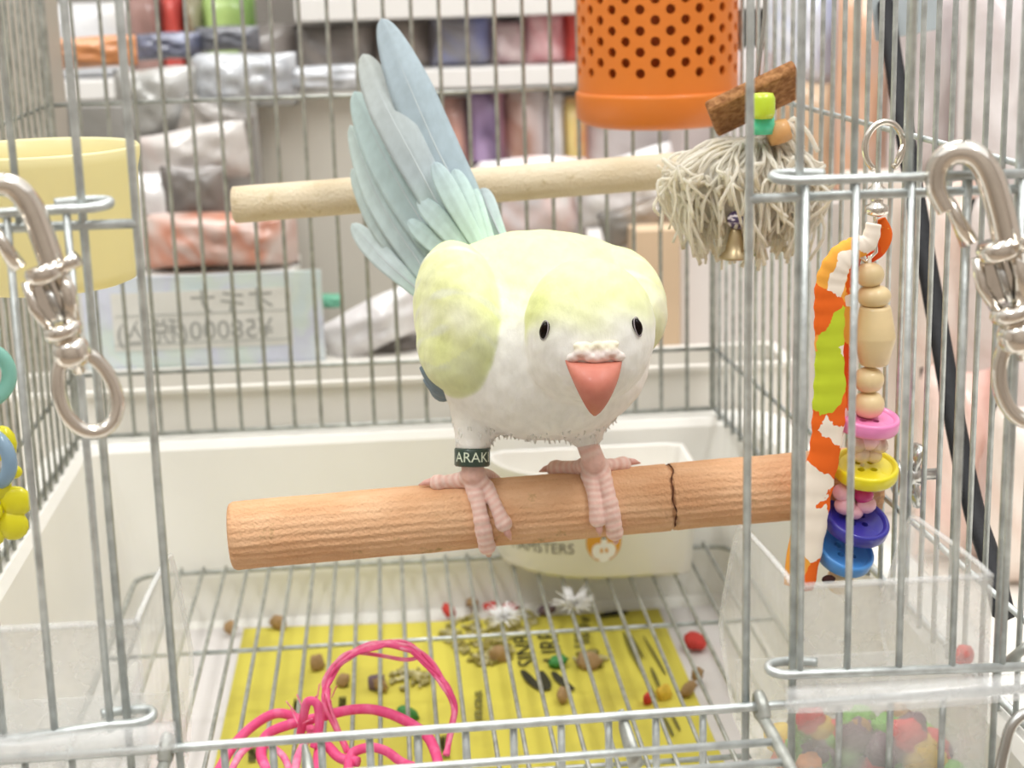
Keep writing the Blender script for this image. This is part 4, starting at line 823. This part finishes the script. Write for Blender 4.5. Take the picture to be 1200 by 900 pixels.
# beak and cere
bb = hit(697, 426); tip = aty(697, 487, bb[1] + .12); fw = RH[:, 1]
BKM = M('coral_beak', 'c06c5b', .5, 0, scale=120, col2='cf8572', thr=(.3, .8), coat=.05, sss=.15); rings = []; side = np.array([.985, -.06, -.02])
mid = aty(698, 455, bb[1] - .42)
for i in range(15):
    t = i / 14; c = (1 - t) ** 2 * (bb + np.array([0, .25, .05])) + 2 * t * (1 - t) * (mid + np.array([0, -.25, .05])) + t * t * tip
    w = .65 * (1 - t ** 1.35) ** .75 * (1 - .12 * t) + .04; dpt = .62 * (1 - t ** 1.6) ** .8 + .035; tg_ = (tip - bb) / np.linalg.norm(tip - bb); nf = np.cross(side, tg_); nf = nf / np.linalg.norm(nf)
    if nf[1] > 0: nf = -nf
    ring = []
    for k in range(28):
        a = 2 * PI * k / 28; ca, sa = math.cos(a), math.sin(a); ridge = .12 * max(0, sa) ** 6
        ring.append(c + side * (w * abs(ca) ** .9 * np.sign(ca)) + nf * (dpt * (sa * .8 + ridge)))
    rings.append(ring)
MB().loft(rings, smooth=True).build('upper_beak', BKM, BD)
lb = aty(696, 462, bb[1] + .35); MB().ball(lb, (.3, .22, .25), 14).build('lower_beak', BKM, BD)
Mh = RH                                                    # cere: one low, wrinkled pad with two nostrils and small cream brows
pads = [(hit(px, py), r) for px, py, r in ((672, 419, (.17, .11, .13)), (685, 414, (.24, .13, .17)), (699, 419, (.26, .12, .15)), (713, 414, (.24, .13, .17)), (725, 418, (.17, .11, .13)), (683, 405, (.24, .10, .10)), (714, 404, (.24, .10, .10)), (699, 406, (.12, .09, .14)))]
def cere(P):
    d = None
    for c, r in pads: e = ell(P, c, r, RH); d = e if d is None else smin(d, e, .13)
    return d + .010 * np.sin(P[:, 0] * 26) * np.sin(P[:, 2] * 31)
pc = np.array([c for c, _ in pads]); V2, F2 = nets(cere, pc.min(0) - .45, pc.max(0) + .45, .035)
cc = np.tile(col('f4e9e3'), (len(V2), 1)); w2 = sstep(V2[:, 2], pc[3][2] + .03, pc[5][2])[:, None]; cc = cc * (1 - w2) + col('f6efd6') * w2
for px in (680, 717):
    q = hit(px, 416); w2 = (1 - sstep(np.sqrt(((V2[:, 0] - q[0]) * 1.0) ** 2 + ((V2[:, 2] - q[2]) * 1.6) ** 2), .05, .13))[:, None]; cc = cc * (1 - w2 * .6) + col('b98a72') * w2 * .6
mb = MB(); mb.add(V2, F2); mb.build('cere', FEA, BD, colors=np.concatenate([cc, np.ones((len(cc), 1))], 1))
mb = MB(); rnd = random.Random(8); cand = np.where((V[:, 2] < 5.25) & (V[:, 1] < 12.2))[0]
for k in range(260):                                       # fine loose plumes along the belly and thighs
    p = V[rnd.choice(cand)]; d = np.array([rnd.uniform(-.05, .05), rnd.uniform(-.04, .02), -rnd.uniform(.04, .12)]); mb.tube([p + np.array([0, 0, .05]), p + d * .5, p + d], [.028, .02, .004], 4)
tag(mb.build('loose_feathers', M('white_feather', 'fffdf6', .9, trans=.3), BD), kind='stuff')
# tail: every long feather on its own
TFM = Mvc('tail_plumage', .75, .3, 260, (1, 1, .15), 0, .25)
GB, GB2, PM_, GRN = col('a9b8c0'), col('bcc2be'), col('cddcd8'), col('c4e0d0')
def tail(pts, w, c0, c1, ytip, ybase, off, shaft=True):
    ybs = np.linspace(0, 1, len(pts)); q = spline([aty(p[0], p[1], ytip + (ybase - ytip) * t ** .8) + np.array([0, off, 0]) for p, t in zip(pts, ybs)], 10); n = len(q); vs = []; cs = []; K = 9
    ax = q[-1] - q[0]; ax = ax / np.linalg.norm(ax); view = CAM - q[n // 2]; view = view / np.linalg.norm(view); s = np.cross(ax, view); s = s / np.linalg.norm(s)
    for i, p in enumerate(q):
        t = i / (n - 1); ww = w / 40.0 * min(1, (1 - (1 - min(t / .40, 1)) ** 2) ** .66 + .02) * (1 - .35 * max(0, t - .5) * 2)
        for k in range(K):
            x = (k / (K - 1) - .5) * 2
            vs.append(p + s * (x * ww) - view * (.10 * x * x * ww) + view * (.03 if abs(x) < .01 else 0))
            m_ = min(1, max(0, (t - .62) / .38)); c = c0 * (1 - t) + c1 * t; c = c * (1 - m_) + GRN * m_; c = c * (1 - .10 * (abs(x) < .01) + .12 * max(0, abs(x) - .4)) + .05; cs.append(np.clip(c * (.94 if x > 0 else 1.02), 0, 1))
    mb = MB(); mb.add(vs, [(i * K + k, i * K + k + 1, (i + 1) * K + k + 1, (i + 1) * K + k) for i in range(n - 1) for k in range(K - 1)])
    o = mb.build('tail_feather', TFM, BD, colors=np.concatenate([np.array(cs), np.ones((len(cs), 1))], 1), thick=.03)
    if not shaft: return
    sh = MB(); sh.tube([v + view * .03 for v in q[2:]], [.012 + .022 * i / n for i in range(2, n)], 6); sh.build('shaft', M('feather_shaft', 'b9c2c4', .7) if 'feather_shaft' not in bpy.data.materials else bpy.data.materials['feather_shaft'], sub(o, BD))
tail([(565, 222), (574, 248), (588, 280)], 11, col('b9c8cc'), col('c5d8d2'), 16.4, 14.4, .25)
tail([(412, 266), (450, 308), (500, 352)], 13, col('cfdcdc'), col('c2d0d4'), 17.4, 14.2, .60)
tail([(412, 200), (448, 268), (500, 330), (515, 350)], 15, PM_, col('b6c6cc'), 18.0, 14.0, .48)
tail([(410, 148), (442, 232), (488, 305), (515, 340)], 16, PM_, col('b4c6cc'), 18.5, 14.0, .36)
tail([(415, 108), (452, 188), (500, 270), (535, 320)], 23, col('c2d6d4'), col('b9cdd2'), 19.0, 14.0, .24)
tail([(425, 64), (455, 130), (500, 215), (545, 300)], 22, GB2, col('a9bac4'), 19.3, 14.0, .12)
tail([(497, 125), (520, 175), (545, 230), (565, 290)], 16, col('aebfc6'), col('b8d2cc'), 18.2, 13.9, .06)
tail([(447, 22), (476, 92), (510, 170), (545, 240), (560, 290)], 26, GB, col('a8bdc8'), 19.5, 13.8, 0)
for a, b, c, w, cc in (((508, 190), (532, 235), (560, 285), 12, 'b0c2c8'), ((532, 198), (548, 238), (566, 285), 11, 'b6cacc'), ((490, 232), (518, 262), (550, 300), 12, 'b6c8cc'), ((518, 208), (538, 245), (560, 285), 11, 'bad2cc'), ((550, 216), (560, 245), (574, 282), 9, 'c0d6d2'), ((478, 258), (510, 285), (540, 308), 11, 'bcd0d2'), ((524, 222), (540, 250), (560, 288), 6, 'd8ecb4'), ((540, 228), (552, 254), (568, 286), 7, 'c6e6cc')):
    tail([a, b, c], w, col(cc), col('c8e2d0'), 15.6, 13.6, -.08, False)
# legs: shank and scaly toes grown as one skin, claws and ring added
FOOT = Mvc('scaly_skin', .6, .35, 500, (1, 1, 1), .25)
zc = lambda x: 2.36 + (x - 7.33) * 0.0409
def onperch(x, th, r): a = math.radians(th); return np.array([x, 10.5 - r * math.sin(a), zc(x) + r * math.cos(a)])
def leg(ankle, toes, shank):
    segs = [(shank, ankle, .33, .36)]
    paths = []
    for x0, t0, x1, t1, r0, r1 in toes:
        pp = [ankle] + [onperch(x0 + (x1 - x0) * t, t0 + (t1 - t0) * t, .895 + (r0 + (r1 - r0) * t) * .62) for t in np.linspace(0, 1, 7)]; paths.append((pp, r0, r1))
    def fn(P):
        d = cap(P, shank, ankle, .28, .30)
        for pp, r0, r1 in paths:
            m = None; L_ = np.zeros(len(P)); acc = 0.0
            for i in range(len(pp) - 1):
                ra = r0 + (r1 - r0) * i / (len(pp) - 1); rb = r0 + (r1 - r0) * (i + 1) / (len(pp) - 1)
                a, b = pp[i], pp[i + 1]; dd = b - a; ln = np.linalg.norm(dd); h = np.clip(((P - a) @ dd) / (dd @ dd), 0, 1); s = acc + h * ln
                bump_ = .018 * np.abs(np.sin(s * 15)) + .02 * np.sin(s * 4.5)
                e = np.sqrt(((P - a - h[:, None] * dd) ** 2).sum(-1)) - (ra + h * (rb - ra)) - bump_; acc += ln
                m = e if m is None else smin(m, e, .05)
            tipb = np.sqrt(((P - pp[-1]) ** 2).sum(-1)) - (r1 + .05); m = smin(m, tipb, .08); d = smin(d, m, .05)
        return d
    allp = np.array([p for pp, _, _ in paths for p in pp] + [shank]); V, F = nets(fn, allp.min(0) - .5, allp.max(0) + .5, .034)
    mb = MB(); mb.add(V, F); rr = np.sin(np.linalg.norm(V - ankle, axis=1) * 38); cs = col('e6bcb0')[None] * (1 - (.5 + .5 * rr)[:, None] * .38) + col('f8ece4')[None] * ((.5 + .5 * rr)[:, None] * .38)
    o = mb.build('leg', FOOT, BD, colors=np.concatenate([cs, np.ones((len(V), 1))], 1))
    for pp, r0, r1 in paths:
        d = pp[-1] - pp[-2]; d = d / np.linalg.norm(d); inn = np.array([0, 10.5 - pp[-1][1], zc(pp[-1][0]) - pp[-1][2]]); inn = inn / np.linalg.norm(inn); 
        MB().tube([pp[-1] + d * .12 - inn * .05, pp[-1] + d * .32 - inn * .03, pp[-1] + d * .5 + inn * .02], [.11, .085, .015], 8).build('claw', CLAW, sub(o, BD))
    return o
CLAW = M('pink_claw', 'd9a79c', .4, 0, .05, 100)
aL = np.array([13.78, 9.95, 3.93]); lL = leg(aL, [(13.80, 28, 14.08, 132, .21, .18), (14.12, 30, 14.52, 90, .18, .165), (13.5, 8, 12.85, 6, .2, .17), (14.1, -15, 14.55, -70, .19, .16)], np.array([13.78, 10.1, 4.75]))
aR = np.array([16.98, 9.95, 4.10]); lR = leg(aR, [(17.20, 22, 17.46, 124, .21, .185), (16.86, 24, 17.0, 96, .19, .17), (16.6, -4, 16.05, -22, .19, .19), (17.3, 0, 17.85, -8, .19, .16)], np.array([16.70, 10.15, 4.9]))
RG = M('dark_green_ring', '2f4438', .35, 0, .05, 40, coat=.3)
ctr = np.array([13.78, 10.02, 4.36]); axr = np.array([0.05, .22, 1.0]); axr /= np.linalg.norm(axr)
rg = MB().lathe([(.40, -.22), (.44, -.24), (.47, -.2), (.47, .2), (.44, .24), (.40, .22), (.40, -.22)], ctr, 36, axr, cap=False).build('leg_ring', RG, BD)
u_ = np.cross(np.array([0, 1.0, 0]), axr); u_ /= np.linalg.norm(u_); w_ = np.cross(axr, u_)
def onring(u, v): a = u / .48 - PI / 2; return tuple(ctr + axr * v + (u_ * math.cos(a) + w_ * math.sin(a)) * .485)
text_mb('ARAKI', .37, onring).build('lettering', M('pale_lettering', 'dfe8d2', .6), sub(rg, BD))
# ================================================================ stock on the table behind the cage
def zat(px, py, Y): return aty(px, py, Y)[2]
TT = -7.65
def printmat(name, cols, scale=18, rough=.25, stretch=(1, 1, 1), rnd_=1.0, coat=.5):
    m, nt, b = newmat(name); N = nt.nodes; L = nt.links
    tc = N.new('ShaderNodeTexCoord'); mp = N.new('ShaderNodeMapping'); mp.inputs['Scale'].default_value = stretch; L.new(tc.outputs['Object'], mp.inputs[0])
    nz = N.new('ShaderNodeTexNoise'); nz.inputs['Scale'].default_value = scale; nz.inputs['Detail'].default_value = 3; nz.inputs['Distortion'].default_value = .6; L.new(mp.outputs[0], nz.inputs['Vector'])
    cr = N.new('ShaderNodeValToRGB'); e = cr.color_ramp.elements; n = len(cols)
    e[0].position = .25; e[0].color = lin(cols[0]); e[1].position = .75; e[1].color = lin(cols[-1])
    for i in range(1, n - 1): q = e.new(.3 + .4 * i / (n - 1)); q.color = lin(cols[i])
    L.new(nz.outputs['Fac'], cr.inputs[0]); L.new(cr.outputs[0], b.inputs['Base Color']); b.inputs['Roughness'].default_value = rough; b.inputs['Coat Weight'].default_value = coat
    n2 = N.new('ShaderNodeTexNoise'); n2.inputs['Scale'].default_value = 45; n2.inputs['Detail'].default_value = 4; L.new(tc.outputs['Object'], n2.inputs['Vector']); bp = N.new('ShaderNodeBump'); bp.inputs['Strength'].default_value = .6; bp.inputs['Distance'].default_value = .004; L.new(n2.outputs['Fac'], bp.inputs['Height']); L.new(bp.outputs[0], b.inputs['Normal'])
    return m
def pouch(px0, py0, px1, py1, Y, mt, label, cat='bag', name='snack_bag', thick=1.6, tilt=0.0, seed=0, lean=0.0, group=None):
    """a filled film bag: pillow body, flat crimped seals, crumpled surface"""
    a = aty(px0, py1, Y); b = aty(px1, py0, Y); x0, x1, z0, z1 = a[0], b[0], max(a[2], TT + .1), b[2]; cx, cz = (x0 + x1) / 2, (z0 + z1) / 2; w, h = (x1 - x0) / 2, (z1 - z0) / 2; rnd_ = random.Random(seed); ph = [rnd_.uniform(0, 6) for _ in range(6)]; mb = MB(); n = 16
    for sgn in (-1, 1):
        def f(u, v, sgn=sgn):
            X, Z = 2 * u - 1, 2 * v - 1; k = max(0, (1 - abs(X) ** 2.6)) ** .6 * max(0, (1 - abs(Z) ** 4)) ** .7
            wr = .16 * math.sin(5 * X + ph[0] + 3 * Z) * math.sin(4 * Z + ph[1]) + .08 * math.sin(11 * X + ph[2]) * math.sin(9 * Z + ph[3] + 4 * X)
            x = X * w * (1 - .06 * k); z = Z * h + .05 * h * math.sin(3 * X + ph[4]) * abs(Z); y = sgn * thick / 2 * k * (1 + wr)
            ca, sa = math.cos(tilt), math.sin(tilt); return (cx + x * ca - z * sa, Y + thick / 2 + y + lean * (Z + 1) * h, cz + x * sa + z * ca)
        mb.sheet(f, n, n)
    o = mb.build(name, mt); return tag(o, label, cat, group)
def carton(px0, py0, px1, py1, Y, d, mt, label, cat='box', name='carton', floor=None, rot=0.0, bev=.08):
    a = aty(px0, py1, Y); b = aty(px1, py0, Y); z0 = a[2] if floor is None else floor
    cx = (a[0] + b[0]) / 2; Mx = Matrix.Translation((cx, Y + d / 2, 0)) @ Matrix.Rotation(rot, 4, 'Z') @ Matrix.Translation((-cx, -Y - d / 2, 0))
    o = MB().bbox(a[0], b[0], Y, Y + d, z0, b[2], bev, Mx).build(name, mt); return tag(o, label, cat)
WH2 = M('white_box_plastic', 'efece4', .4, 0, .04, 10)
# long white bin directly behind the cage
bn = MB(); bz = 1.3
bn.loft([rrect(-2.5, 27.0, 31.1, 34.2, -7.6, .4), rrect(-2.8, 27.3, 31.0, 34.4, bz, .4), rrect(-3.0, 27.5, 30.8, 34.6, bz, .4), rrect(-3.0, 27.5, 30.8, 34.6, bz + .18, .4), rrect(-2.6, 27.1, 31.2, 34.2, bz + .18, .4), rrect(-2.4, 26.9, 31.3, 34.0, -7.3, .4)], True, True)
tag(bn.build('storage_bin', WH2), 'long shallow white plastic bin standing right behind the cage', 'bin')
# price card with handwriting that shows through reversed
CD = thing('price_card', 'pale blue bordered price card seen from behind through the rear bars', 'card', tuple(aty(240, 462, 34.7)))
y0 = 34.72
c0 = aty(106, 466, y0); c1 = aty(376, 316, y0)
MB().bbox(c0[0], c1[0], y0, y0 + .08, c0[2] - 1.0, c1[2], .03).build('card_sheet', printmat('card_border', ['cfe0e6', 'd9e6e0', 'd5daea', 'dfeaec'], 25, .5, coat=.2), CD)
d0 = aty(135, 412, y0); d1 = aty(340, 336, y0); MB().box(d0[0], d1[0], y0 - .03, y0, d0[2], d1[2]).build('card_panel', M('card_paper', 'e4e4de', .6), CD)
LI = M('pencil_line', 'bfc2bd', .8); PE = M('pencil_writing', 'a9aba6', .8)
for py in (371, 405): a = aty(135, py, y0); b = aty(340, py, y0); MB().box(a[0], b[0], y0 - .05, y0 - .03, a[2] - .03, a[2] + .03).build('ruled_line', LI, CD)
def oncard(px, py): p = aty(px, py, y0 - .05); return lambda u, v: (p[0] - u, p[1], p[2] + v)
text_mb('オキナ', 1.15, oncard(272, 354)).build('lettering', PE, CD)
text_mb('¥58000(税込)', 1.1, oncard(228, 389)).build('lettering', PE, CD)
# grey board and the boxes that carry the stock
GBm = M('grey_board', 'd2cfc5', .6, 0, .05, 9)
carton(252, 106, 492, 470, 45, .5, GBm, 'large grey beige board standing upright behind the tail', 'board', 'display_board', floor=TT)
tm = text_mb('ﾆｼ', .9, lambda u, v: tuple(aty(446, 338, 44.95) + np.array([u, 0, v]))) if False else None
carton(75, 322, 345, 470, 37.2, 5.5, M('stock_box', 'd9d8d2', .6, 0, .04, 8), 'low off-white box under the pile of packets behind the price card', 'box', 'stock_box', floor=TT)
zb = zat(200, 322, 37.2)
FILM = printmat('grey_film', ['8a8a86', 'a8a8a4', 'b8b8b6', '9c9c9a'], 16, .25); SILV = printmat('silver_film', ['8c9096', 'c9cdd2', 'a4a8ae', 'dfe2e6'], 34, .15)
REDW = printmat('red_print', ['b0705c', 'd8c8c0', 'c98a72', 'e6e0dc', 'e8e2de'], 12, .3); PKP = printmat('pink_print', ['e2aaa0', 'c8c2be', 'd8d4d0', 'b0a89e'], 8, .3)
ORP = printmat('orange_print', ['d97838', 'e9a06a', 'b97a4a', 'f0b98a'], 14, .3); DARKP = printmat('dark_print', ['3c3a3c', '6b6663', '8c8580', '4a4038'], 14, .35)
NAVY = printmat('navy_print', ['3a3d4c', '5c6074', '8a90a8', '2e2f3a'], 20, .25); GRP = printmat('green_print', ['8fb85a', 'b4d080', '6a9044', 'cfe0a0'], 12, .3); REDP = printmat('red_pack', ['c03a34', 'd85a50', 'b02c30', 'e89a90'], 16, .3)
WHP = printmat('white_film', ['f2f0ee', 'dcd8d8', 'fbfbfb', 'cfccd0'], 14, .2); MAU = printmat('mauve_film', ['c6bdbe', 'd9d2d2', 'b8aaa8', 'e6e2e2'], 12, .25); BRP = printmat('brown_print', ['b08a68', 'c9a684', 'd8c0a4', '9a7658'], 10, .4)
VIO = printmat('violet_print', ['8a6f9c', 'b59cc4', '6a5878', 'd8a0a8', 'c8b4d0'], 14, .25); PEA = printmat('peach_film', ['ecd8cc', 'f2e6dd', 'e3c2b2', 'f5efe9'], 8, .3)
BLW = printmat('blue_white', ['8fa6d6', 'e8ecf4', 'b4c2e4', 'f4f4f6'], 12, .3); YLW = printmat('yellow_pack', ['e8c86a', 'f0d890', 'd86a50', 'e8e0c8'], 16, .3)
pouch(166, 250, 345, 322, 38, REDW, 'red and white snack packet lying on the low box above the price card', thick=2.5, seed=1)
pouch(118, 200, 250, 322, 39.6, WHP, 'white film packet behind the red and white snack packet', thick=2, seed=2)
pouch(190, 196, 262, 262, 39.2, DARKP, 'dark brown packet with a white fleck above the red and white snack packet', thick=1.2, seed=3)
pouch(160, 150, 288, 222, 40.5, PKP, 'crinkled pink and white packet in the middle of the pile', thick=1.8, seed=4, tilt=.12)
pouch(210, 122, 292, 172, 41.5, printmat('taupe_print', ['8c8884', 'a8a29c', '7a7672', 'b8b4b0'], 12, .3), 'dark taupe packet above the pink and white packet', thick=1.6, seed=5, tilt=-.35)
pouch(135, 80, 228, 168, 42.5, FILM, 'dull grey film packet high in the pile at the left', thick=2.2, seed=6)
pouch(225, 62, 345, 128, 42.8, SILV, 'shiny crinkled silver film packet above the grey board', thick=2.2, seed=7)
carton(-30, 118, 300, 322, 43.0, 1.6, FILM, 'tall grey carton that backs the packet pile', 'box', floor=zb - 8)
pouch(300, 76, 440, 112, 43.6, printmat('steel_film', ['a9aeb6', 'd8dce2', '8e9298', 'eceef2'], 18, .2), 'flat silver blue packet on top of the grey board', thick=1.5, seed=8)
# shelf rack further back
RK = thing('shelf_rack', 'white shelf rack with boards and packets behind the pile', 'rack', (14, 60, TT))
SHW = M('shelf_white', 'f3f2ef', .4, 0, .02, 8)
z1 = zat(550, 103, 56); z2 = zat(550, 20, 56); z0_ = zat(650, 262, 56)
for z, hgt, xa in ((z1, 1.0, -25), (z2, 1.2, aty(345, 10, 56)[0]), (z0_, 1.0, -25), (z2 + 10, 1.0, -25)): MB().bbox(xa, 52, 56, 72, z, z + hgt, .1).build('shelf_board', SHW, RK)
for x in (-24.5, 51.5):
    for y in (56.6, 71.4): MB().box(x - .5, x + .5, y - .5, y + .5, TT, z2 + 12).build('upright', SHW, RK)
MB().box(-25, 52, 71.8, 72.1, TT, z2 + 11).build('back_panel', M('rack_back', 'd6d3d0', .6, 0, .04, 6), RK)
def row(z, items, Y):
    for px0, px1, py0, mt, label in items:
        a = aty(px0, 60, Y); b = aty(px1, 60, Y); top = zat((px0 + px1) / 2, py0, Y); mb = MB(); h = top - z; n = 10; cx, w = (a[0] + b[0]) / 2, (b[0] - a[0]) / 2; sd = random.Random(int(px0)); ph = sd.uniform(0, 6)
        for sg in (-1, 1):
            mb.sheet(lambda u, v, sg=sg: (cx + (2 * u - 1) * w, Y + 1.2 + sg * 1.0 * max(0, 1 - abs(2 * u - 1) ** 3) ** .6 * max(0, 1 - abs(2 * v - 1) ** 4) ** .6 * (1 + .2 * math.sin(7 * u + ph + 5 * v)), z + 1e-3 + h * v), n, n)
        tag(mb.build('packet', mt), label, 'packet')
row(z1 + 1.0, [(262, 345, 30, printmat('taupe_dark', ['5c5652', '7a7470', '8e8884', '4e4844'], 14, .35), 'taupe packet on the shelf above the silver film'), (345, 440, 30, DARKP, 'dark packet on the shelf left of the tail tip'), (440, 505, 20, printmat('brown_grey', ['6a625c', '8a8078', '564e48', '9a9088'], 14, .35), 'brown grey packet on the shelf behind the tail tip'),
                (505, 578, 18, printmat('grey_blue_print', ['6c6a74', '8c8a90', '8088b8', '57555c'], 14, .35), 'grey packet with a blue corner on the shelf right of the tail tip'), (578, 618, 26, printmat('wine_print', ['a85868', 'd8c8c8', '8c4a5a', 'e8dcd8'], 14, .3), 'narrow wine red and white packet on the shelf'), (618, 665, 14, printmat('crimson_print', ['c84858', 'e8c0c4', 'b03a48', 'f0e4e4'], 12, .25), 'crimson and white packet on the shelf left of the orange holder'), (665, 730, 12, REDP, 'bright red packet partly behind the orange holder')], 57)
row(z0_ + 1.0, [(512, 548, 116, printmat('coral_print', ['d87a68', 'e8b0a0', '4a4448', 'f0d8d0'], 12, .3), 'coral and black packet behind the upper dowel perch'), (548, 592, 106, VIO, 'violet packet on the middle shelf'), (592, 640, 108, printmat('mixed_print', ['d8b8b0', 'b08878', 'e8e0e0', 'c87868'], 12, .3), 'pinkish brown packet right of the violet packet'), (640, 662, 112, WHP, 'narrow white film packet left of the orange and yellow one'), (662, 690, 116, YLW, 'orange and yellow packet left of the orange holder'), (690, 900, 118, MAU, 'wide pale mauve packet behind the orange holder')], 57)
row(z1 + 1.0, [(40, 150, 4, printmat('white_blue', ['f2f2f0', 'e0e4ec', 'f6f6f4', 'c8d2e2'], 8, .3), 'white carton-like packet at the upper left of the shelf'), (150, 190, -6, printmat('maroon_print', ['9a7870', 'b49088', '7c5c58', 'c8b0a8'], 10, .3), 'dusty maroon packet beside the bright red strip'), (190, 215, -12, REDP, 'bright red narrow packet at the upper left'), (238, 300, -8, GRP, 'lime green packet at the upper left of the shelf'), (215, 238, -4, printmat('olive', ['8a8670', 'a8a488', '6a6654', 'b8b4a0'], 10, .3), 'olive packet between the red and the green packets')], 57)
pouch(55, 42, 156, 82, 44, ORP, 'orange printed packet at the upper left above the yellow cup', thick=1.5, seed=12)
pouch(156, 38, 232, 72, 46, NAVY, 'navy foil packet with bright glints under the red strip', thick=1.6, seed=13); pouch(228, 30, 302, 62, 46.5, printmat('charcoal', ['40424a', '5c5e66', '787a80', '34343a'], 14, .25), 'charcoal packet under the lime green packet', thick=1.5, seed=14)
# things low behind the bird
zt = zat(440, 452, 36)
carton(378, 424, 520, 470, 36.5, 4, WH2, 'small white box behind the bin, left of the wing', 'box', 'small_box', floor=TT)
pouch(382, 396, 500, 428, 38.5, DARKP, 'dark packet lying flat under the white wrapped bundle', thick=2, seed=21)
pouch(376, 356, 500, 418, 37.8, WHP, 'white wrapped bundle behind the left wing of the parakeet', thick=2, seed=22, tilt=.42)
pouch(374, 346, 402, 364, 39.5, printmat('teal_print', ['3f9a78', '6ab898', '2f7a5c', 'b8d8c8'], 12, .3), 'small green packet end right of the price card', thick=1, seed=23)
carton(340, 432, 388, 470, 36.3, 1.5, printmat('grey_small', ['8c8880', 'b0a898', '7a766e', 'd8c890'], 12, .4), 'small grey packet beside the right edge of the price card', 'packet', 'small_packet', floor=TT)
carton(480, 286, 800, 470, 46, 6, M('pale_carton', 'e3dfdb', .6, 0, .04, 8), 'wide pale carton behind the back of the parakeet', 'box', floor=TT)
pouch(560, 186, 690, 290, 44.5, printmat('white_mix', ['f0eeee', 'dcd8dc', 'e8d0cc', 'f6f6f6', 'b8c8e0'], 12, .25), 'white printed bag on the pale carton behind the parakeet', thick=2.4, seed=24)
pouch(676, 182, 800, 262, 43.8, WHP, 'pale glossy bag under the dowel perch right of the printed bag', thick=2.4, seed=25, tilt=.2)
pouch(706, 238, 800, 286, 43.2, printmat('slate_print', ['6a6864', '8a8680', 'a08c78', '58564f'], 12, .3), 'slate grey packet below the pale glossy bag', thick=1.5, seed=26, tilt=.25)
carton(744, 268, 797, 470, 41.5, 2.5, M('kraft', 'd8bfa0', .6, 0, .08, 10), 'tan kraft carton standing behind the right wing', 'box', floor=TT)
carton(797, 236, 1010, 470, 42.2, 3, M('pale_grey_card', 'e6e1de', .5, 0, .03, 8), 'broad pale grey carton standing behind the right corner of the cage', 'box', floor=TT)
# stock beyond the right wall
carton(1000, 210, 1090, 760, 38.5, 4, M('cream_card', 'efe6dc', .5, 0, .03, 8), 'tall cream carton beyond the right cage wall', 'box', floor=TT)
pouch(845, 60, 912, 240, 46, MAU, 'grey mauve bag behind the tassel toy', thick=2, seed=31, name='film_bag'); pouch(908, 96, 985, 245, 45, BRP, 'tan brown bag beyond the right wall behind the tassel', thick=2, seed=32, name='film_bag')
pouch(905, -30, 1000, 110, 46.2, BLW, 'blue and white bag beyond the upper right wall', thick=2, seed=33, name='film_bag'); pouch(985, -20, 1070, 230, 44, printmat('salmon_film', ['e8d0c4', 'e6b898', 'd8c8c4', 'f0e6e0'], 9, .3), 'salmon pink bag beyond the right wall beside the strap', thick=2.4, seed=34, name='film_bag')
pouch(1050, -40, 1150, 230, 41, MAU, 'mauve grey glossy bag at the upper right beyond the strap', thick=3, seed=35, name='film_bag'); pouch(1130, -40, 1270, 260, 38, printmat('mauve_white', ['d0c6c8', 'ebe6e6', 'bcb0b0', 'f4f2f2'], 10, .2), 'pale mauve film bag at the upper right corner of the picture', thick=3, seed=36, name='film_bag')
pouch(1070, 215, 1160, 480, 36, PEA, 'pale peach film bag behind the right snap hook', thick=3, seed=37, name='film_bag'); pouch(1140, 240, 1280, 520, 34, printmat('white_peach', ['f2ece8', 'e6dcd8', 'f6f2f0', 'd8ccc8'], 9, .2), 'white film bag at the right edge behind the snap hook', thick=3, seed=38, name='film_bag')
pouch(1080, 440, 1180, 790, 31, printmat('pink_film', ['ecc8bc', 'f2dcd2', 'e0b0a4', 'f4e8e2'], 8, .25), 'pink beige film bag low beyond the right wall', thick=3, seed=39, name='film_bag'); pouch(1165, 480, 1290, 820, 28, PEA, 'peach film bag at the lower right edge of the picture', thick=3, seed=40, name='film_bag')
carton(1040, 240, 1300, 470, 46.5, 4, M('rose_card', 'e2d4ce', .5, 0, .03, 8), 'wide rose grey carton that backs the film bags at the right', 'box', floor=TT)
carton(800, 60, 1300, 240, 50.8, 4, M('mauve_card', 'd5cac8', .5, 0, .05, 8), 'tall mauve grey carton behind the bags at the upper right', 'box', floor=TT)
# stock at the far left beyond the left wall
carton(-120, -60, 46, 470, 38.0, 3, M('taupe_card', 'b9b2a6', .5, 0, .06, 8), 'taupe carton beyond the left rear corner of the cage', 'box', floor=TT)
